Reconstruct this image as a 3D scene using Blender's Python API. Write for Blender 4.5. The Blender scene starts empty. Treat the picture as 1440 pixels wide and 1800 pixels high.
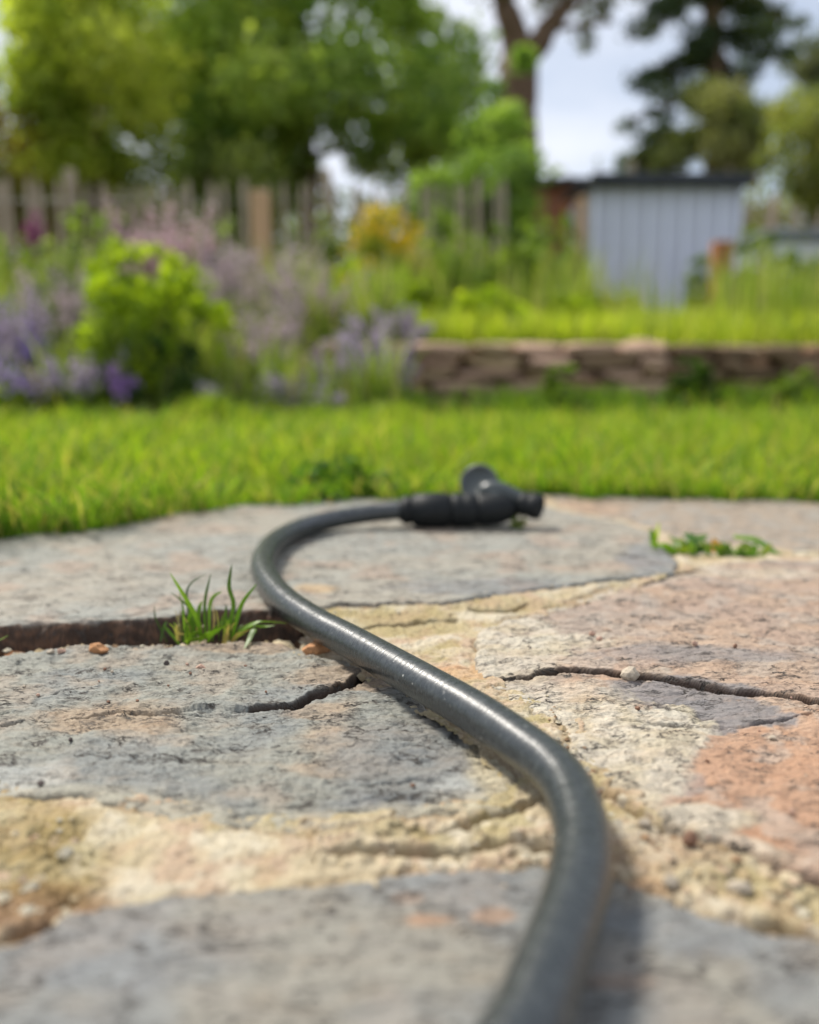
import bpy, math, random
import numpy as np
from mathutils import Vector, Matrix

random.seed(7)
rng = np.random.default_rng(11)
scene = bpy.context.scene
COL = scene.collection

# ------------------------------------------------------------------ camera, sky, sun, exposure
H = 0.165                       # lens height above the paving (phone held just over the stones)
F = 1500.0                      # focal length in photo pixels
TH = math.atan(250 / F)         # pitch
CT, ST = math.cos(TH), math.sin(TH)
cam_d = bpy.data.cameras.new('camera')
cam = bpy.data.objects.new('camera', cam_d); COL.objects.link(cam)
cam.location = (0, 0, H); cam.rotation_euler = (math.pi / 2 - TH, 0, 0)
cam_d.sensor_fit = 'HORIZONTAL'; cam_d.sensor_width = 36.0; cam_d.lens = 36.0 * F / 1440
cam_d.clip_start = 0.01; cam_d.clip_end = 500
cam_d.dof.use_dof = True; cam_d.dof.focus_distance = 0.435
cam_d.dof.aperture_fstop = 37.5 / 8.4
scene.camera = cam

SUN_EL, SUN_AZ = 53.0, -50.0     # azimuth from +Y towards +X
world = bpy.data.worlds.new('World'); scene.world = world; world.use_nodes = True
wn, wl = world.node_tree.nodes, world.node_tree.links
wn.clear()
w_out = wn.new('ShaderNodeOutputWorld'); w_bg = wn.new('ShaderNodeBackground')
sky = wn.new('ShaderNodeTexSky'); sky.sky_type = 'NISHITA'; sky.sun_disc = False
sky.sun_elevation = math.radians(SUN_EL); sky.sun_rotation = math.radians(SUN_AZ)
tc = wn.new('ShaderNodeTexCoord'); mp = wn.new('ShaderNodeMapping'); mp.inputs['Scale'].default_value = (1, 1, 2.2)
mp.inputs['Location'].default_value = (0.3, 0.1, 0.25)
cn = wn.new('ShaderNodeTexNoise'); cn.inputs['Scale'].default_value = 2.1; cn.inputs['Detail'].default_value = 7
cr = wn.new('ShaderNodeMapRange'); cr.inputs['From Min'].default_value = 0.36; cr.inputs['From Max'].default_value = 0.56
cr.inputs['To Min'].default_value = 0.35; cr.inputs['To Max'].default_value = 1.0
cmx = wn.new('ShaderNodeMix'); cmx.data_type = 'RGBA'
cmx.inputs['B'].default_value = (7.3, 7.7, 8.6, 1)
wl.new(tc.outputs['Generated'], mp.inputs['Vector']); wl.new(mp.outputs['Vector'], cn.inputs['Vector'])
wl.new(cn.outputs['Fac'], cr.inputs['Value']); wl.new(cr.outputs['Result'], cmx.inputs['Factor'])
wl.new(sky.outputs['Color'], cmx.inputs['A']); wl.new(cmx.outputs['Result'], w_bg.inputs['Color'])
w_bg.inputs['Strength'].default_value = 0.11
wl.new(w_bg.outputs['Background'], w_out.inputs['Surface'])

sun_d = bpy.data.lights.new('sun', 'SUN'); sun_d.energy = 4.7; sun_d.angle = math.radians(14)
sun_d.color = (1.0, 0.94, 0.85)
sun = bpy.data.objects.new('sun', sun_d); COL.objects.link(sun)
el, az = math.radians(SUN_EL), math.radians(SUN_AZ)
sdir = Vector((math.sin(az) * math.cos(el), math.cos(az) * math.cos(el), math.sin(el)))
sun.rotation_euler = (-sdir).to_track_quat('-Z', 'Y').to_euler(); sun.location = (-3, 4, 6)

vs = scene.view_settings
vs.view_transform = 'Standard'; vs.look = 'None'; vs.exposure = 0.2; vs.gamma = 1.0; vs.use_curve_mapping = False
scene.cycles.use_denoising = True
scene.cycles.max_bounces = 8; scene.cycles.transparent_max_bounces = 8

# ------------------------------------------------------------------ helpers
def ray(px, py):
    a, b = (px - 720) / F, (900 - py) / F
    return a, CT + b * ST, -ST + b * CT
def G(px, py, z=0.0):            # point of the ground (height z) seen at a photo pixel
    dx, dy, dz = ray(px, py); t = (z - H) / dz
    return Vector((dx * t, dy * t, z))
def at(px, py, Y):               # point at real distance Y
    dx, dy, dz = ray(px, py); t = Y / dy
    return Vector((dx * t, Y, H + dz * t))
def to_px(x, y, z=0.0):
    zc = y * CT - (z - H) * ST; v = y * ST + (z - H) * CT
    return 720 + F * x / zc, 900 - F * v / zc

def tag(o, label=None, cat=None, group=None, kind=None):
    if label: o['label'] = label
    if cat: o['category'] = cat
    if group: o['group'] = group
    if kind: o['kind'] = kind
    return o
def empty(name, loc=(0, 0, 0), rz=0.0):
    o = bpy.data.objects.new(name, None); COL.objects.link(o)
    o.location = loc; o.rotation_euler = (0, 0, rz); o.empty_display_size = 0.05
    return o
def link(name, me, mat=None, parent=None, loc=None):
    o = bpy.data.objects.new(name, me); COL.objects.link(o)
    if mat and not me.materials: me.materials.append(mat)
    if parent:
        o.parent = parent
        if loc is None: o.location = -parent.location     # geometry given in world space
        if loc is None and abs(parent.rotation_euler.z) > 1e-9:
            o.matrix_parent_inverse = Matrix.Rotation(-parent.rotation_euler.z, 4, 'Z')
            o.location = (0, 0, 0); o.matrix_parent_inverse = (Matrix.Translation(parent.location) @ Matrix.Rotation(parent.rotation_euler.z, 4, 'Z')).inverted()
    if loc is not None: o.location = loc
    return o
def mesh_np(name, V, Fq, smooth=True, col=None, uv=None):
    """V (n,3); Fq (m,k) faces of equal size k; col (n,3) point colours; uv (n,2)."""
    V = np.ascontiguousarray(V, dtype=np.float32); Fq = np.ascontiguousarray(Fq, dtype=np.int32)
    me = bpy.data.meshes.new(name)
    m, k = Fq.shape
    me.vertices.add(len(V)); me.vertices.foreach_set('co', V.ravel())
    me.loops.add(m * k); me.loops.foreach_set('vertex_index', Fq.ravel())
    me.polygons.add(m); me.polygons.foreach_set('loop_start', np.arange(0, m * k, k, dtype=np.int32))
    me.polygons.foreach_set('use_smooth', np.full(m, smooth, dtype=bool))
    if col is not None:
        a = me.color_attributes.new('tint', 'FLOAT_COLOR', 'POINT')
        c4 = np.ones((len(V), 4), dtype=np.float32); c4[:, :3] = col
        a.data.foreach_set('color', c4.ravel())
    if uv is not None:
        u = me.uv_layers.new(name='UVMap'); u.data.foreach_set('uv', np.ascontiguousarray(uv[Fq.ravel()], dtype=np.float32).ravel())
    me.update(calc_edges=True)
    return me
def mesh_py(name, V, Fs, smooth=False):
    me = bpy.data.meshes.new(name); me.from_pydata([tuple(v) for v in V], [], Fs)
    for p in me.polygons: p.use_smooth = smooth
    me.update(); return me

# vectorised gradient noise
_perm = rng.permutation(1024).astype(np.int64)
_ang = rng.random(1024) * 2 * math.pi
_gx, _gy = np.cos(_ang), np.sin(_ang)
def pn(x, y, s=0):
    xi = np.floor(x).astype(np.int64); yi = np.floor(y).astype(np.int64)
    xf, yf = x - xi, y - yi
    def g(ix, iy, fx, fy):
        h = _perm[(_perm[(ix + s * 37) & 1023] + iy) & 1023]
        return _gx[h] * fx + _gy[h] * fy
    u = xf * xf * xf * (xf * (xf * 6 - 15) + 10); v = yf * yf * yf * (yf * (yf * 6 - 15) + 10)
    a = g(xi, yi, xf, yf); b = g(xi + 1, yi, xf - 1, yf)
    c = g(xi, yi + 1, xf, yf - 1); d = g(xi + 1, yi + 1, xf - 1, yf - 1)
    return (a + u * (b - a) + v * ((c + u * (d - c)) - (a + u * (b - a)))) * 1.5
def fbm(x, y, f, o=4, s=0, gain=0.5):
    r = 0; a = 1.0; t = 0
    for k in range(o):
        r = r + a * pn(x * f, y * f, s + k * 5); t += a; f *= 2.03; a *= gain
    return r / t
def ss(a, b, x):
    t = np.clip((x - a) / (b - a), 0, 1); return t * t * (3 - 2 * t)
def seg_dist(X, Y, ax, ay, bx, by):
    dx, dy = bx - ax, by - ay
    t = np.clip(((X - ax) * dx + (Y - ay) * dy) / (dx * dx + dy * dy + 1e-12), 0, 1)
    return np.hypot(X - ax - t * dx, Y - ay - t * dy), t
def poly_sd(X, Y, P):
    d = np.full(X.shape, 1e9); ins = np.zeros(X.shape, bool)
    n = len(P)
    for i in range(n):
        ax, ay = P[i]; bx, by = P[(i + 1) % n]
        q, _ = seg_dist(X, Y, ax, ay, bx, by); d = np.minimum(d, q)
        c = (ay > Y) != (by > Y)
        if abs(by - ay) > 1e-12:
            ins ^= c & (X < (bx - ax) * (Y - ay) / (by - ay) + ax)
    return np.where(ins, d, -d)

# ------------------------------------------------------------------ materials
def mat(name): 
    m = bpy.data.materials.new(name); m.use_nodes = True
    n, l = m.node_tree.nodes, m.node_tree.links
    return m, n, l, n['Principled BSDF']
def coords(n, l, scale=(1, 1, 1), kind='Object'):
    t = n.new('ShaderNodeTexCoord'); mpn = n.new('ShaderNodeMapping'); mpn.inputs['Scale'].default_value = scale
    l.new(t.outputs[kind], mpn.inputs['Vector']); return mpn.outputs['Vector']
def noise(n, l, vec, scale, detail=4, rough=0.55, dist=0.0):
    t = n.new('ShaderNodeTexNoise'); t.inputs['Scale'].default_value = scale; t.inputs['Detail'].default_value = detail
    t.inputs['Roughness'].default_value = rough; t.inputs['Distortion'].default_value = dist
    l.new(vec, t.inputs['Vector']); return t.outputs['Fac']
def ramp(n, l, fac, stops):
    r = n.new('ShaderNodeValToRGB'); e = r.color_ramp.elements
    while len(e) < len(stops): e.new(0.5)
    for k, (p, c) in enumerate(stops):
        e[k].position = p; e[k].color = (c[0], c[1], c[2], 1) if not isinstance(c, float) else (c, c, c, 1)
    l.new(fac, r.inputs['Fac']); return r.outputs['Color']
def mixc(n, l, a, b, fac, mode='MIX'):
    x = n.new('ShaderNodeMix'); x.data_type = 'RGBA'; x.blend_type = mode
    for s, v in (('A', a), ('B', b)):
        if isinstance(v, (tuple, list)): x.inputs[s].default_value = (*v[:3], 1)
        else: l.new(v, x.inputs[s])
    if isinstance(fac, (int, float)): x.inputs['Factor'].default_value = fac
    else: l.new(fac, x.inputs['Factor'])
    return x.outputs['Result']
def bump(n, l, h, strength, dist, nrm=None):
    b = n.new('ShaderNodeBump'); b.inputs['Strength'].default_value = strength; b.inputs['Distance'].default_value = dist
    l.new(h, b.inputs['Height'])
    if nrm: l.new(nrm, b.inputs['Normal'])
    return b.outputs['Normal']
def attr(n, name='tint'):
    a = n.new('ShaderNodeAttribute'); a.attribute_name = name; return a.outputs['Color']

def m_stone():
    m, n, l, b = mat('slate_stone')
    v = coords(n, l); vs_ = coords(n, l, (0.5, 1.3, 1))
    c = attr(n)
    f1 = noise(n, l, vs_, 420, 6, 0.7, 0.8); f2 = noise(n, l, v, 1500, 3, 0.65); f3 = noise(n, l, vs_, 90, 5, 0.6, 0.8)
    c = mixc(n, l, c, ramp(n, l, f1, [(0.32, (0.6, 0.58, 0.56)), (0.46, (0.98, 0.98, 0.98)), (0.68, (1.25, 1.24, 1.22))]), 0.85, 'MULTIPLY')
    c = mixc(n, l, c, ramp(n, l, f2, [(0.25, (0.8, 0.8, 0.8)), (0.7, (1.12, 1.12, 1.12))]), 0.5, 'MULTIPLY')
    c = mixc(n, l, c, ramp(n, l, f3, [(0.33, (0.9, 0.78, 0.66)), (0.5, (1.0, 1.0, 1.0)), (0.66, (0.98, 1.03, 1.04))]), 0.4, 'MULTIPLY')
    l.new(c, b.inputs['Base Color']); b.inputs['Roughness'].default_value = 0.7
    b.inputs['Specular IOR Level'].default_value = 0.35
    def lines(sc, wd, mask_sc, lo, hi):
        a = noise(n, l, coords(n, l, sc), 1.0, 4, 0.6, 0.5)
        r = ramp(n, l, a, [(0.5 - wd * 2, 0.0), (0.5 - wd * .4, 1.0), (0.5 + wd * .4, 1.0), (0.5 + wd * 2, 0.0)])
        k = ramp(n, l, noise(n, l, v, mask_sc, 3, 0.6), [(lo, 0.0), (hi, 1.0)])
        mm = n.new('ShaderNodeMath'); mm.operation = 'MULTIPLY'; l.new(r, mm.inputs[0]); l.new(k, mm.inputs[1]); return mm.outputs[0]
    L1 = lines((42, 150, 40), 0.012, 50, 0.50, 0.58); L2 = lines((130, 420, 100), 0.016, 90, 0.49, 0.62)
    c = mixc(n, l, c, (0.07, 0.06, 0.05), L1); mm2 = n.new('ShaderNodeMath'); mm2.operation = 'MULTIPLY'; l.new(L2, mm2.inputs[0]); mm2.inputs[1].default_value = 0.75
    c = mixc(n, l, c, (0.10, 0.09, 0.08), mm2.outputs[0]); l.new(c, b.inputs['Base Color'])
    inv = n.new('ShaderNodeMath'); inv.operation = 'SUBTRACT'; inv.inputs[0].default_value = 1.0; l.new(L1, inv.inputs[1])
    inv2 = n.new('ShaderNodeMath'); inv2.operation = 'SUBTRACT'; inv2.inputs[0].default_value = 1.0; l.new(L2, inv2.inputs[1])
    # flaky cleavage: stepped noise
    st = ramp(n, l, noise(n, l, vs_, 480, 5, 0.65, 0.9), [(0.36, 0.0), (0.40, 0.35), (0.47, 0.40), (0.50, 0.7), (0.58, 0.75), (0.62, 1.0)])
    nr = bump(n, l, st, 0.8, 0.00045); nr = bump(n, l, inv.outputs[0], 0.9, 0.001, nr); nr = bump(n, l, inv2.outputs[0], 0.7, 0.0006, nr)
    nr = bump(n, l, f2, 0.25, 0.0002, nr)
    l.new(nr, b.inputs['Normal'])
    return m
def m_mortar():
    m, n, l, b = mat('lime_mortar')
    v = coords(n, l); c = attr(n)
    f1 = noise(n, l, v, 420, 5, 0.65); f2 = noise(n, l, v, 1500, 3, 0.6)
    c = mixc(n, l, c, ramp(n, l, f1, [(0.3, (0.66, 0.60, 0.50)), (0.5, (1.0, 1.0, 1.0)), (0.7, (1.15, 1.15, 1.12))]), 0.8, 'MULTIPLY')
    c = mixc(n, l, c, ramp(n, l, f2, [(0.25, (0.75, 0.72, 0.68)), (0.7, (1.12, 1.12, 1.12))]), 0.6, 'MULTIPLY')
    l.new(c, b.inputs['Base Color']); b.inputs['Roughness'].default_value = 0.95
    b.inputs['Specular IOR Level'].default_value = 0.15
    nr = bump(n, l, f1, 0.7, 0.0012); nr = bump(n, l, f2, 0.6, 0.0005, nr)
    l.new(nr, b.inputs['Normal']); return m
def m_plain(name, col, rough=0.7, var=0.25, scale=20, bs=0.3, bd=0.002, stretch=(1, 1, 1), metal=0.0, spec=0.4, detail=5):
    m, n, l, b = mat(name)
    v = coords(n, l, stretch); f = noise(n, l, v, scale, detail, 0.6)
    c = mixc(n, l, col, ramp(n, l, f, [(0.3, (1 - var,) * 3), (0.7, (1 + var,) * 3)]), 1.0, 'MULTIPLY')
    l.new(c, b.inputs['Base Color']); b.inputs['Roughness'].default_value = rough; b.inputs['Metallic'].default_value = metal
    b.inputs['Specular IOR Level'].default_value = spec
    l.new(bump(n, l, f, bs, bd), b.inputs['Normal']); return m
def m_leaf(name, trans=0.5, rough=0.55, spec=0.3, vein=False, tt=(1.25, 1.3, 0.55)):
    m, n, l, b = mat(name)
    c = attr(n)
    f = noise(n, l, coords(n, l), 60 if not vein else 900, 2)
    c = mixc(n, l, c, ramp(n, l, f, [(0.3, (0.8, 0.8, 0.75)), (0.7, (1.2, 1.2, 1.15))]), 1.0, 'MULTIPLY')
    l.new(c, b.inputs['Base Color']); b.inputs['Roughness'].default_value = rough; b.inputs['Specular IOR Level'].default_value = spec
    t = n.new('ShaderNodeBsdfTranslucent'); tcx = mixc(n, l, c, tt, 1.0, 'MULTIPLY'); l.new(tcx, t.inputs['Color'])
    mx = n.new('ShaderNodeMixShader'); mx.inputs['Fac'].default_value = trans
    l.new(b.outputs['BSDF'], mx.inputs[1]); l.new(t.outputs['BSDF'], mx.inputs[2])
    l.new(mx.outputs['Shader'], n['Material Output'].inputs['Surface']); return m

M_STONE, M_MORTAR = m_stone(), m_mortar()
M_GRASS, M_LEAF, M_PETAL = m_leaf('grass_blade', 0.55), m_leaf('leaf', 0.58), m_leaf('petal', 0.4, 0.6, 0.3, False, (1.1, 1.0, 1.1))
M_BLADE = m_leaf('weed_blade', 0.4, 0.4, 0.5, True)
M_SOIL = m_plain('soil', (0.09, 0.06, 0.035), 0.95, 0.4, 40, 0.6, 0.01)
M_TURF = m_plain('turf', (0.10, 0.14, 0.025), 0.95, 0.4, 25, 0.6, 0.01)
M_BARK = m_plain('bark', (0.16, 0.10, 0.065), 0.9, 0.35, 14, 0.6, 0.02, (3, 3, 0.5))
M_STEM = m_plain('green_stem', (0.12, 0.17, 0.05), 0.7)
M_PALE = m_plain('weathered_chestnut', (0.36, 0.29, 0.215), 0.85, 0.35, 9, 0.4, 0.003, (3, 3, 0.3))
M_POST = m_plain('tan_timber', (0.52, 0.33, 0.19), 0.8, 0.25, 9, 0.4, 0.003, (3, 3, 0.3))
M_RUST = m_plain('red_timber', (0.36, 0.15, 0.06), 0.8, 0.3, 9, 0.4, 0.003, (3, 3, 0.3))
M_WIRE = m_plain('galvanised_wire', (0.3, 0.3, 0.3), 0.5, 0.1, 50, 0.1, 0.001, metal=0.6)
M_SHEDB = m_plain('blue_grey_board', (0.58, 0.60, 0.70), 0.65, 0.14, 5, 0.3, 0.003, (3, 3, 0.3))
M_SHEDL = m_plain('pale_batten', (0.75, 0.78, 0.90), 0.6, 0.1, 6, 0.2, 0.002)
M_ROOF = m_plain('dark_roof_felt', (0.045, 0.05, 0.06), 0.85, 0.3, 8, 0.4, 0.004)
M_HUT = m_plain('red_brown_board', (0.30, 0.12, 0.06), 0.8, 0.35, 6, 0.4, 0.003, (3, 3, 0.4))

# ------------------------------------------------------------------ terrain
def sheet(name, x0, x1, y0, y1, nx, ny, zf, m, kind='structure'):
    X, Y = np.meshgrid(np.linspace(x0, x1, nx), np.linspace(y0, y1, ny))
    Z = zf(X, Y)
    V = np.stack([X.ravel(), Y.ravel(), Z.ravel()], 1)
    i = np.arange(nx * ny).reshape(ny, nx)
    Fq = np.stack([i[:-1, :-1].ravel(), i[:-1, 1:].ravel(), i[1:, 1:].ravel(), i[1:, :-1].ravel()], 1)
    o = link(name, mesh_np(name, V, Fq), m); o['kind'] = kind; return o
sheet('ground', -200, 200, -120, 280, 60, 60, lambda X, Y: np.full(X.shape, -0.06), M_TURF)
WALL_L, WALL_R = 3.35, 3.62           # front faces of the two runs of bed wall
BEDZ = 0.275
XWALL = at(1166, 650, WALL_L).x
def lawn_z(X, Y): return -0.012 + 0.006 * fbm(X, Y, 1.5, 3, 3)
sheet('lawn', -9, 9, 0.93, 3.9, 120, 50, lawn_z, M_TURF)
def bed_z(X, Y):
    side = ss(-0.75, -0.15, X + 0.08 * (Y - 3.4))
    return (-0.03 + (BEDZ + 0.02) * ss(3.5, 4.6, Y)) * (1 - side) + side * (BEDZ * np.where(X < XWALL - 0.05, ss(3.42, 3.52, Y), ss(3.70, 3.80, Y))) + 0.25 * ss(5, 14, Y) + 0.02 * fbm(X, Y, 1.2, 3, 9) - 0.10 * (1 - ss(3.42, 3.6, Y)) * side
def bed_sheet():
    return sheet('garden_bed', -14, 14, 2.66, 30, 300, 500, lambda X, Y: np.where(Y < 3.5, np.where(X < -0.25, bed_z(X, Y) , -0.05), bed_z(X, Y)), M_SOIL)
bed_sheet()

# ------------------------------------------------------------------ flagstone paving
def pxpoly(pts, extra=()):
    return [(G(a, b).x, G(a, b).y) for a, b in pts] + list(extra)
POLY = {
 'A': pxpoly([(-900,1125),(0,1108),(60,1103),(150,1100),(270,1090),(330,1083),(430,1078),(520,1080),(600,1070),(800,1065),(880,1052),(1000,1035),(1120,1022),(1183,1015),(1192,997),(1165,970),(1145,940),(1100,925),(1000,905),(960,893),(940,862),(700,860),(400,866),(100,900),(-200,940),(-900,950)]),
 'D': pxpoly([(965,885),(1010,903),(1110,920),(1160,932),(1190,948),(1380,966),(1600,975),(2600,975),(2600,860),(1400,862),(960,858)]),
 'B': pxpoly([(-900,1185),(0,1152),(50,1140),(110,1133),(200,1133),(260,1128),(330,1131),(430,1126),(500,1131),(560,1150),(640,1176),(720,1215),(800,1265),(870,1310),(920,1360),(945,1395),(900,1412),(780,1430),(650,1448),(560,1462),(400,1450),(200,1410),(0,1392),(-900,1380)]),
 'C': pxpoly([(1440,985),(1300,990),(1190,1002),(1130,1022),(1050,1042),(950,1070),(890,1090),(845,1120),(830,1160),(850,1200),(900,1225),(980,1262),(1010,1330),(1060,1380),(1140,1425),(1240,1475),(1330,1505),(1440,1550),(1600,1610),(2600,1850),(2600,985)]),
 'E': pxpoly([(-900,1790),(0,1675),(60,1650),(130,1612),(300,1580),(560,1556),(750,1533),(960,1528),(1080,1553),(1180,1577),(1300,1620),(1400,1650),(1500,1680),(2600,2000)], [(1.2, -1.3), (-1.2, -1.3)]),
}
def edge_y(x):                     # where the lawn begins, as ground distance
    pe = ((-600,965),(0,955),(150,944),(280,915),(430,892),(700,880),(960,872),(1440,884),(2200,884))
    return np.interp(x, [G(a, b).x for a, b in pe], [G(a, b).y for a, b in pe])
def build_paving():
    du = 0.0016
    inner = np.arange(-0.62, 0.62 + du, du)
    outer = 0.62 + np.cumsum(np.geomspace(0.004, 0.6, 28))
    u = np.concatenate([-outer[::-1], inner, outer])
    yy = np.exp(np.concatenate([np.arange(math.log(0.15), math.log(0.38), 0.0028), np.arange(math.log(0.38), math.log(0.62), 0.0015), np.arange(math.log(0.62), math.log(1.12), 0.0028)]))
    yb = -1.0 + np.linspace(0, 1, 22)[:-1] ** 0.7 * 1.15
    y = np.concatenate([yb, yy])
    U, Y = np.meshgrid(u, y); X = U * np.maximum(Y, 0.15)
    ny, nx = X.shape
    zc = Y * CT + H * ST
    safe = Y > 0.1
    PX, PY = to_px(X, np.where(safe, Y, 0.1)); PX = np.where(safe, PX, 3000); PY = np.where(safe, PY, 3000)
    idx = np.arange(nx * ny).reshape(ny, nx)
    # warp for irregular outlines
    wx = 0.006 * fbm(X, Y, 28, 3, 1) + 0.0022 * fbm(X, Y, 160, 3, 2); wy = 0.006 * fbm(X, Y, 28, 3, 11) + 0.0022 * fbm(X, Y, 160, 3, 12)
    XW, YW = X + wx, Y + wy
    n_lo = fbm(X, Y, 9, 3, 20); n_mid = fbm(X, Y, 45, 4, 30); n_hi = fbm(X, Y, 240, 3, 40); n_f = fbm(X * .8, Y * 1.2, 130, 4, 47)
    pw1 = fbm(X, Y, 40, 4, 60); pw2 = fbm(X, Y, 40, 4, 70); pw3 = fbm(X, Y, 170, 3, 80)
    def blob(px, py, rx, ry, soft=0.35, w=0.5):
        d = np.hypot((PX - px) / rx, (PY - py) / ry) + w * pw1 + 0.35 * w * pw3
        return 1 - ss(1 - soft, 1 + soft, d)
    def blob2(px, py, rx, ry, soft=0.35, w=0.5):
        d = np.hypot((PX - px) / rx, (PY - py) / ry) + w * pw2 + 0.35 * w * pw3
        return 1 - ss(1 - soft, 1 + soft, d)
    def crack(pts, wid, amp=0.002):
        """distance profile 0..1 of a crack along photo points; also signed side."""
        P = [(G(a, b).x, G(a, b).y) for a, b in pts]
        d = np.full(X.shape, 1e9); side = np.zeros(X.shape)
        Xc = X + amp * .6 * pn(X * 120, Y * 120, 90) + amp * 2 * pn(X * 38, Y * 38, 91); Yc = Y + amp * .6 * pn(X * 120, Y * 120, 92) + 2 * amp * pn(X * 38, Y * 38, 93)
        L = len(P) - 1
        taper = np.zeros(X.shape)
        for i in range(L):
            q, t = seg_dist(Xc, Yc, *P[i], *P[i + 1])
            s = (P[i+1][0] - P[i][0]) * (Yc - P[i][1]) - (P[i+1][1] - P[i][1]) * (Xc - P[i][0])
            near = q < d
            side = np.where(near, np.sign(s), side); taper = np.where(near, (i + t) / L, taper); d = np.minimum(d, q)
        wv = wid * (0.25 + 0.75 * np.sin(np.pi * np.clip(taper, 0.02, 0.98)) ** 0.5) * (0.75 + 0.9 * np.abs(pn(X * 60, Y * 60, 95)))
        return 1 - ss(0.05, 1.0, d / wv), side, np.maximum(d - 0 * wv, 0), 1 - ss(0.55, 1.25, d / wv)
    slate = np.zeros(X.shape)
    for k, (f, st) in enumerate(((24, 0.0007), (60, 0.00055), (130, 0.0003), (280, 0.00012))):
        t = fbm(X * 0.55, Y * 1.25, f, 4, 100 + 9 * k) * 3.6
        fr = t - np.floor(t)
        slate += (np.floor(t) + ss(0.86, 1.0, fr)) * st
    slate += 0.00012 * n_hi
    sdv = {k: poly_sd(XW, YW, P) for k, P in POLY.items()}
    eg = edge_y(X) + 0.03 * pn(X * 18, X * 0 + 1.3, 3) + 0.012 - Y
    sdv['A'] = np.minimum(sdv['A'], eg + 0.004 * pw3); sdv['D'] = np.minimum(sdv['D'], eg + 0.004 * pw3)
    tops = {'A': 0.0045 + 0.0012 * n_lo, 'B': 0.0 + 0.0015 * n_lo, 'C': 0.0018 + 0.002 * n_lo - 0.0022 * (1 - ss(0, 0.045, sdv['C'])) * ss(1250, 1150, PX), 'D': 0.001 + 0.001 * n_lo, 'E': 0.001 + 0.0015 * n_lo}
    # crevice between the left stones
    crev_sd = poly_sd(XW, YW, pxpoly([(-900,1110),(0,1100),(300,1078),(530,1072),(545,1100),(520,1140),(300,1140),(0,1165),(-900,1200)]))
    crev = ss(-0.004, 0.006, crev_sd)
    # mortar height
    ridg = 1 - np.abs(fbm(X, Y, 55, 4, 130)) * 3.2
    lump = np.maximum(0, fbm(X, Y, 120, 4, 140)) 
    rub = np.clip(blob(1250, 1540, 260, 90) + blob(760, 1490, 260, 45) * .8 + blob(60, 1560, 160, 120) + 0.25, 0, 1)
    cell = fbm((X + .004 * pw1) * 0.7, (Y + .004 * pw2) * 1.3, 34, 5, 150) * 4.0
    cell = (np.floor(cell) + ss(0.8, 1, cell - np.floor(cell))) * 0.0016
    mz = -0.0022 + 0.0024 * n_mid + 0.0006 * n_hi + 0.0010 * rub * lump + 0.9 * cell * rub - 0.003 * np.clip(ridg - 0.82, 0, 1) * 4 * rub + 0.0007 * n_hi
    mz = mz - 0.004 * blob(700, 1095, 170, 22, .5) * (0.5 + n_mid)
    sdm = np.max(np.stack(list(sdv.values())), 0); lip = ss(-0.006, -0.001, sdm) * ss(-0.1, 0.15, n_mid + .5 * pw1)
    mz = mz - 0.0022 * lip
    # joint hollows seen as dark gaps
    holes = [((820,1076),(880,1074),(930,1066)), ((640,1098),(700,1092),(800,1086)), ((1000,1340),(1040,1372),(1100,1412),(1160,1440),(1240,1478)), ((700,1462),(820,1445),(905,1420),(955,1398)),
             ((570,1505),(700,1498),(860,1482),(975,1492)), ((0,1655),(60,1640),(110,1610)), ((1240,1510),(1300,1530),(1340,1555)), ((1290,1600),(1340,1625),(1440,1640))]
    for hpts in holes:
        c, _, _, _ = crack(hpts, 0.0042, 0.002); mz = mz - 0.009 * c
    mz = mz + 0.0022
    mz = mz + 0.0028 * ss(-0.03, -0.002, sdv['A']) * ss(500, 600, PX)
    mz = mz * (1 - crev) + (-0.026 + 0.006 * n_mid + 0.004 * lump) * crev
    # colours
    def C(*c): return np.array(c)[None, None, :]
    def mixf(a, b, f): return a + (b - a) * f[..., None]
    one = np.ones(X.shape + (3,))
    base_m = mixf(one * C(0.49, 0.425, 0.305), one * C(0.46, 0.36, 0.27), ss(-0.2, 0.3, pw2))
    base_m = mixf(base_m, one * C(0.56, 0.52, 0.42), ss(0.0, 0.3, pw1) * 0.8)
    moss = np.clip(ss(0.02, 0.28, -n_mid) * (0.35 + ss(0, .3, fbm(X, Y, 14, 3, 200))), 0, 1)
    moss = np.clip(moss + 0.8 * blob(700, 1095, 130, 22) + 0.6 * blob(640, 1460, 110, 14) + 0.7 * blob(1390, 1590, 80, 50) + .7 * blob(40, 1500, 120, 90) + .5 * blob2(1060, 1350, 50, 90) + .6 * blob2(880, 1065, 120, 12), 0, 1)
    base_m = mixf(base_m, one * C(0.30, 0.25, 0.09), moss * 0.55)
    base_m = mixf(base_m, one * C(0.27, 0.155, 0.085), 0.6 * blob(70, 1610, 110, 60) + .35 * blob2(1150, 1490, 120, 35))
    base_m = mixf(base_m, one * C(0.52, 0.27, 0.12), 0.45 * blob2(820, 1180, 70, 14) + .3 * blob2(1120, 1560, 80, 14))
    soil = mixf(one * C(0.055, 0.03, 0.018), one * C(0.13, 0.065, 0.035), ss(0, .3, n_mid))
    soil = mixf(soil, one * C(0.40, 0.19, 0.08), 0.85 * blob(165, 1130, 34, 9) + .7 * blob(30, 1112, 45, 7) + .5 * blob2(20, 1140, 30, 14) + .3 * blob2(470, 1120, 40, 9))
    base_m = mixf(base_m * C(0.92, 0.90, 0.86), soil, crev)
    base_m = mixf(base_m, one * C(0.24, 0.17, 0.09), lip * .6 * (1 - crev))
    out_ = ss(0.004, -0.006, eg); mz = mz * (1 - out_) + (-0.012 + .003 * n_mid) * out_
    base_m = mixf(base_m, one * C(0.10, 0.075, 0.04), out_)
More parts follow.
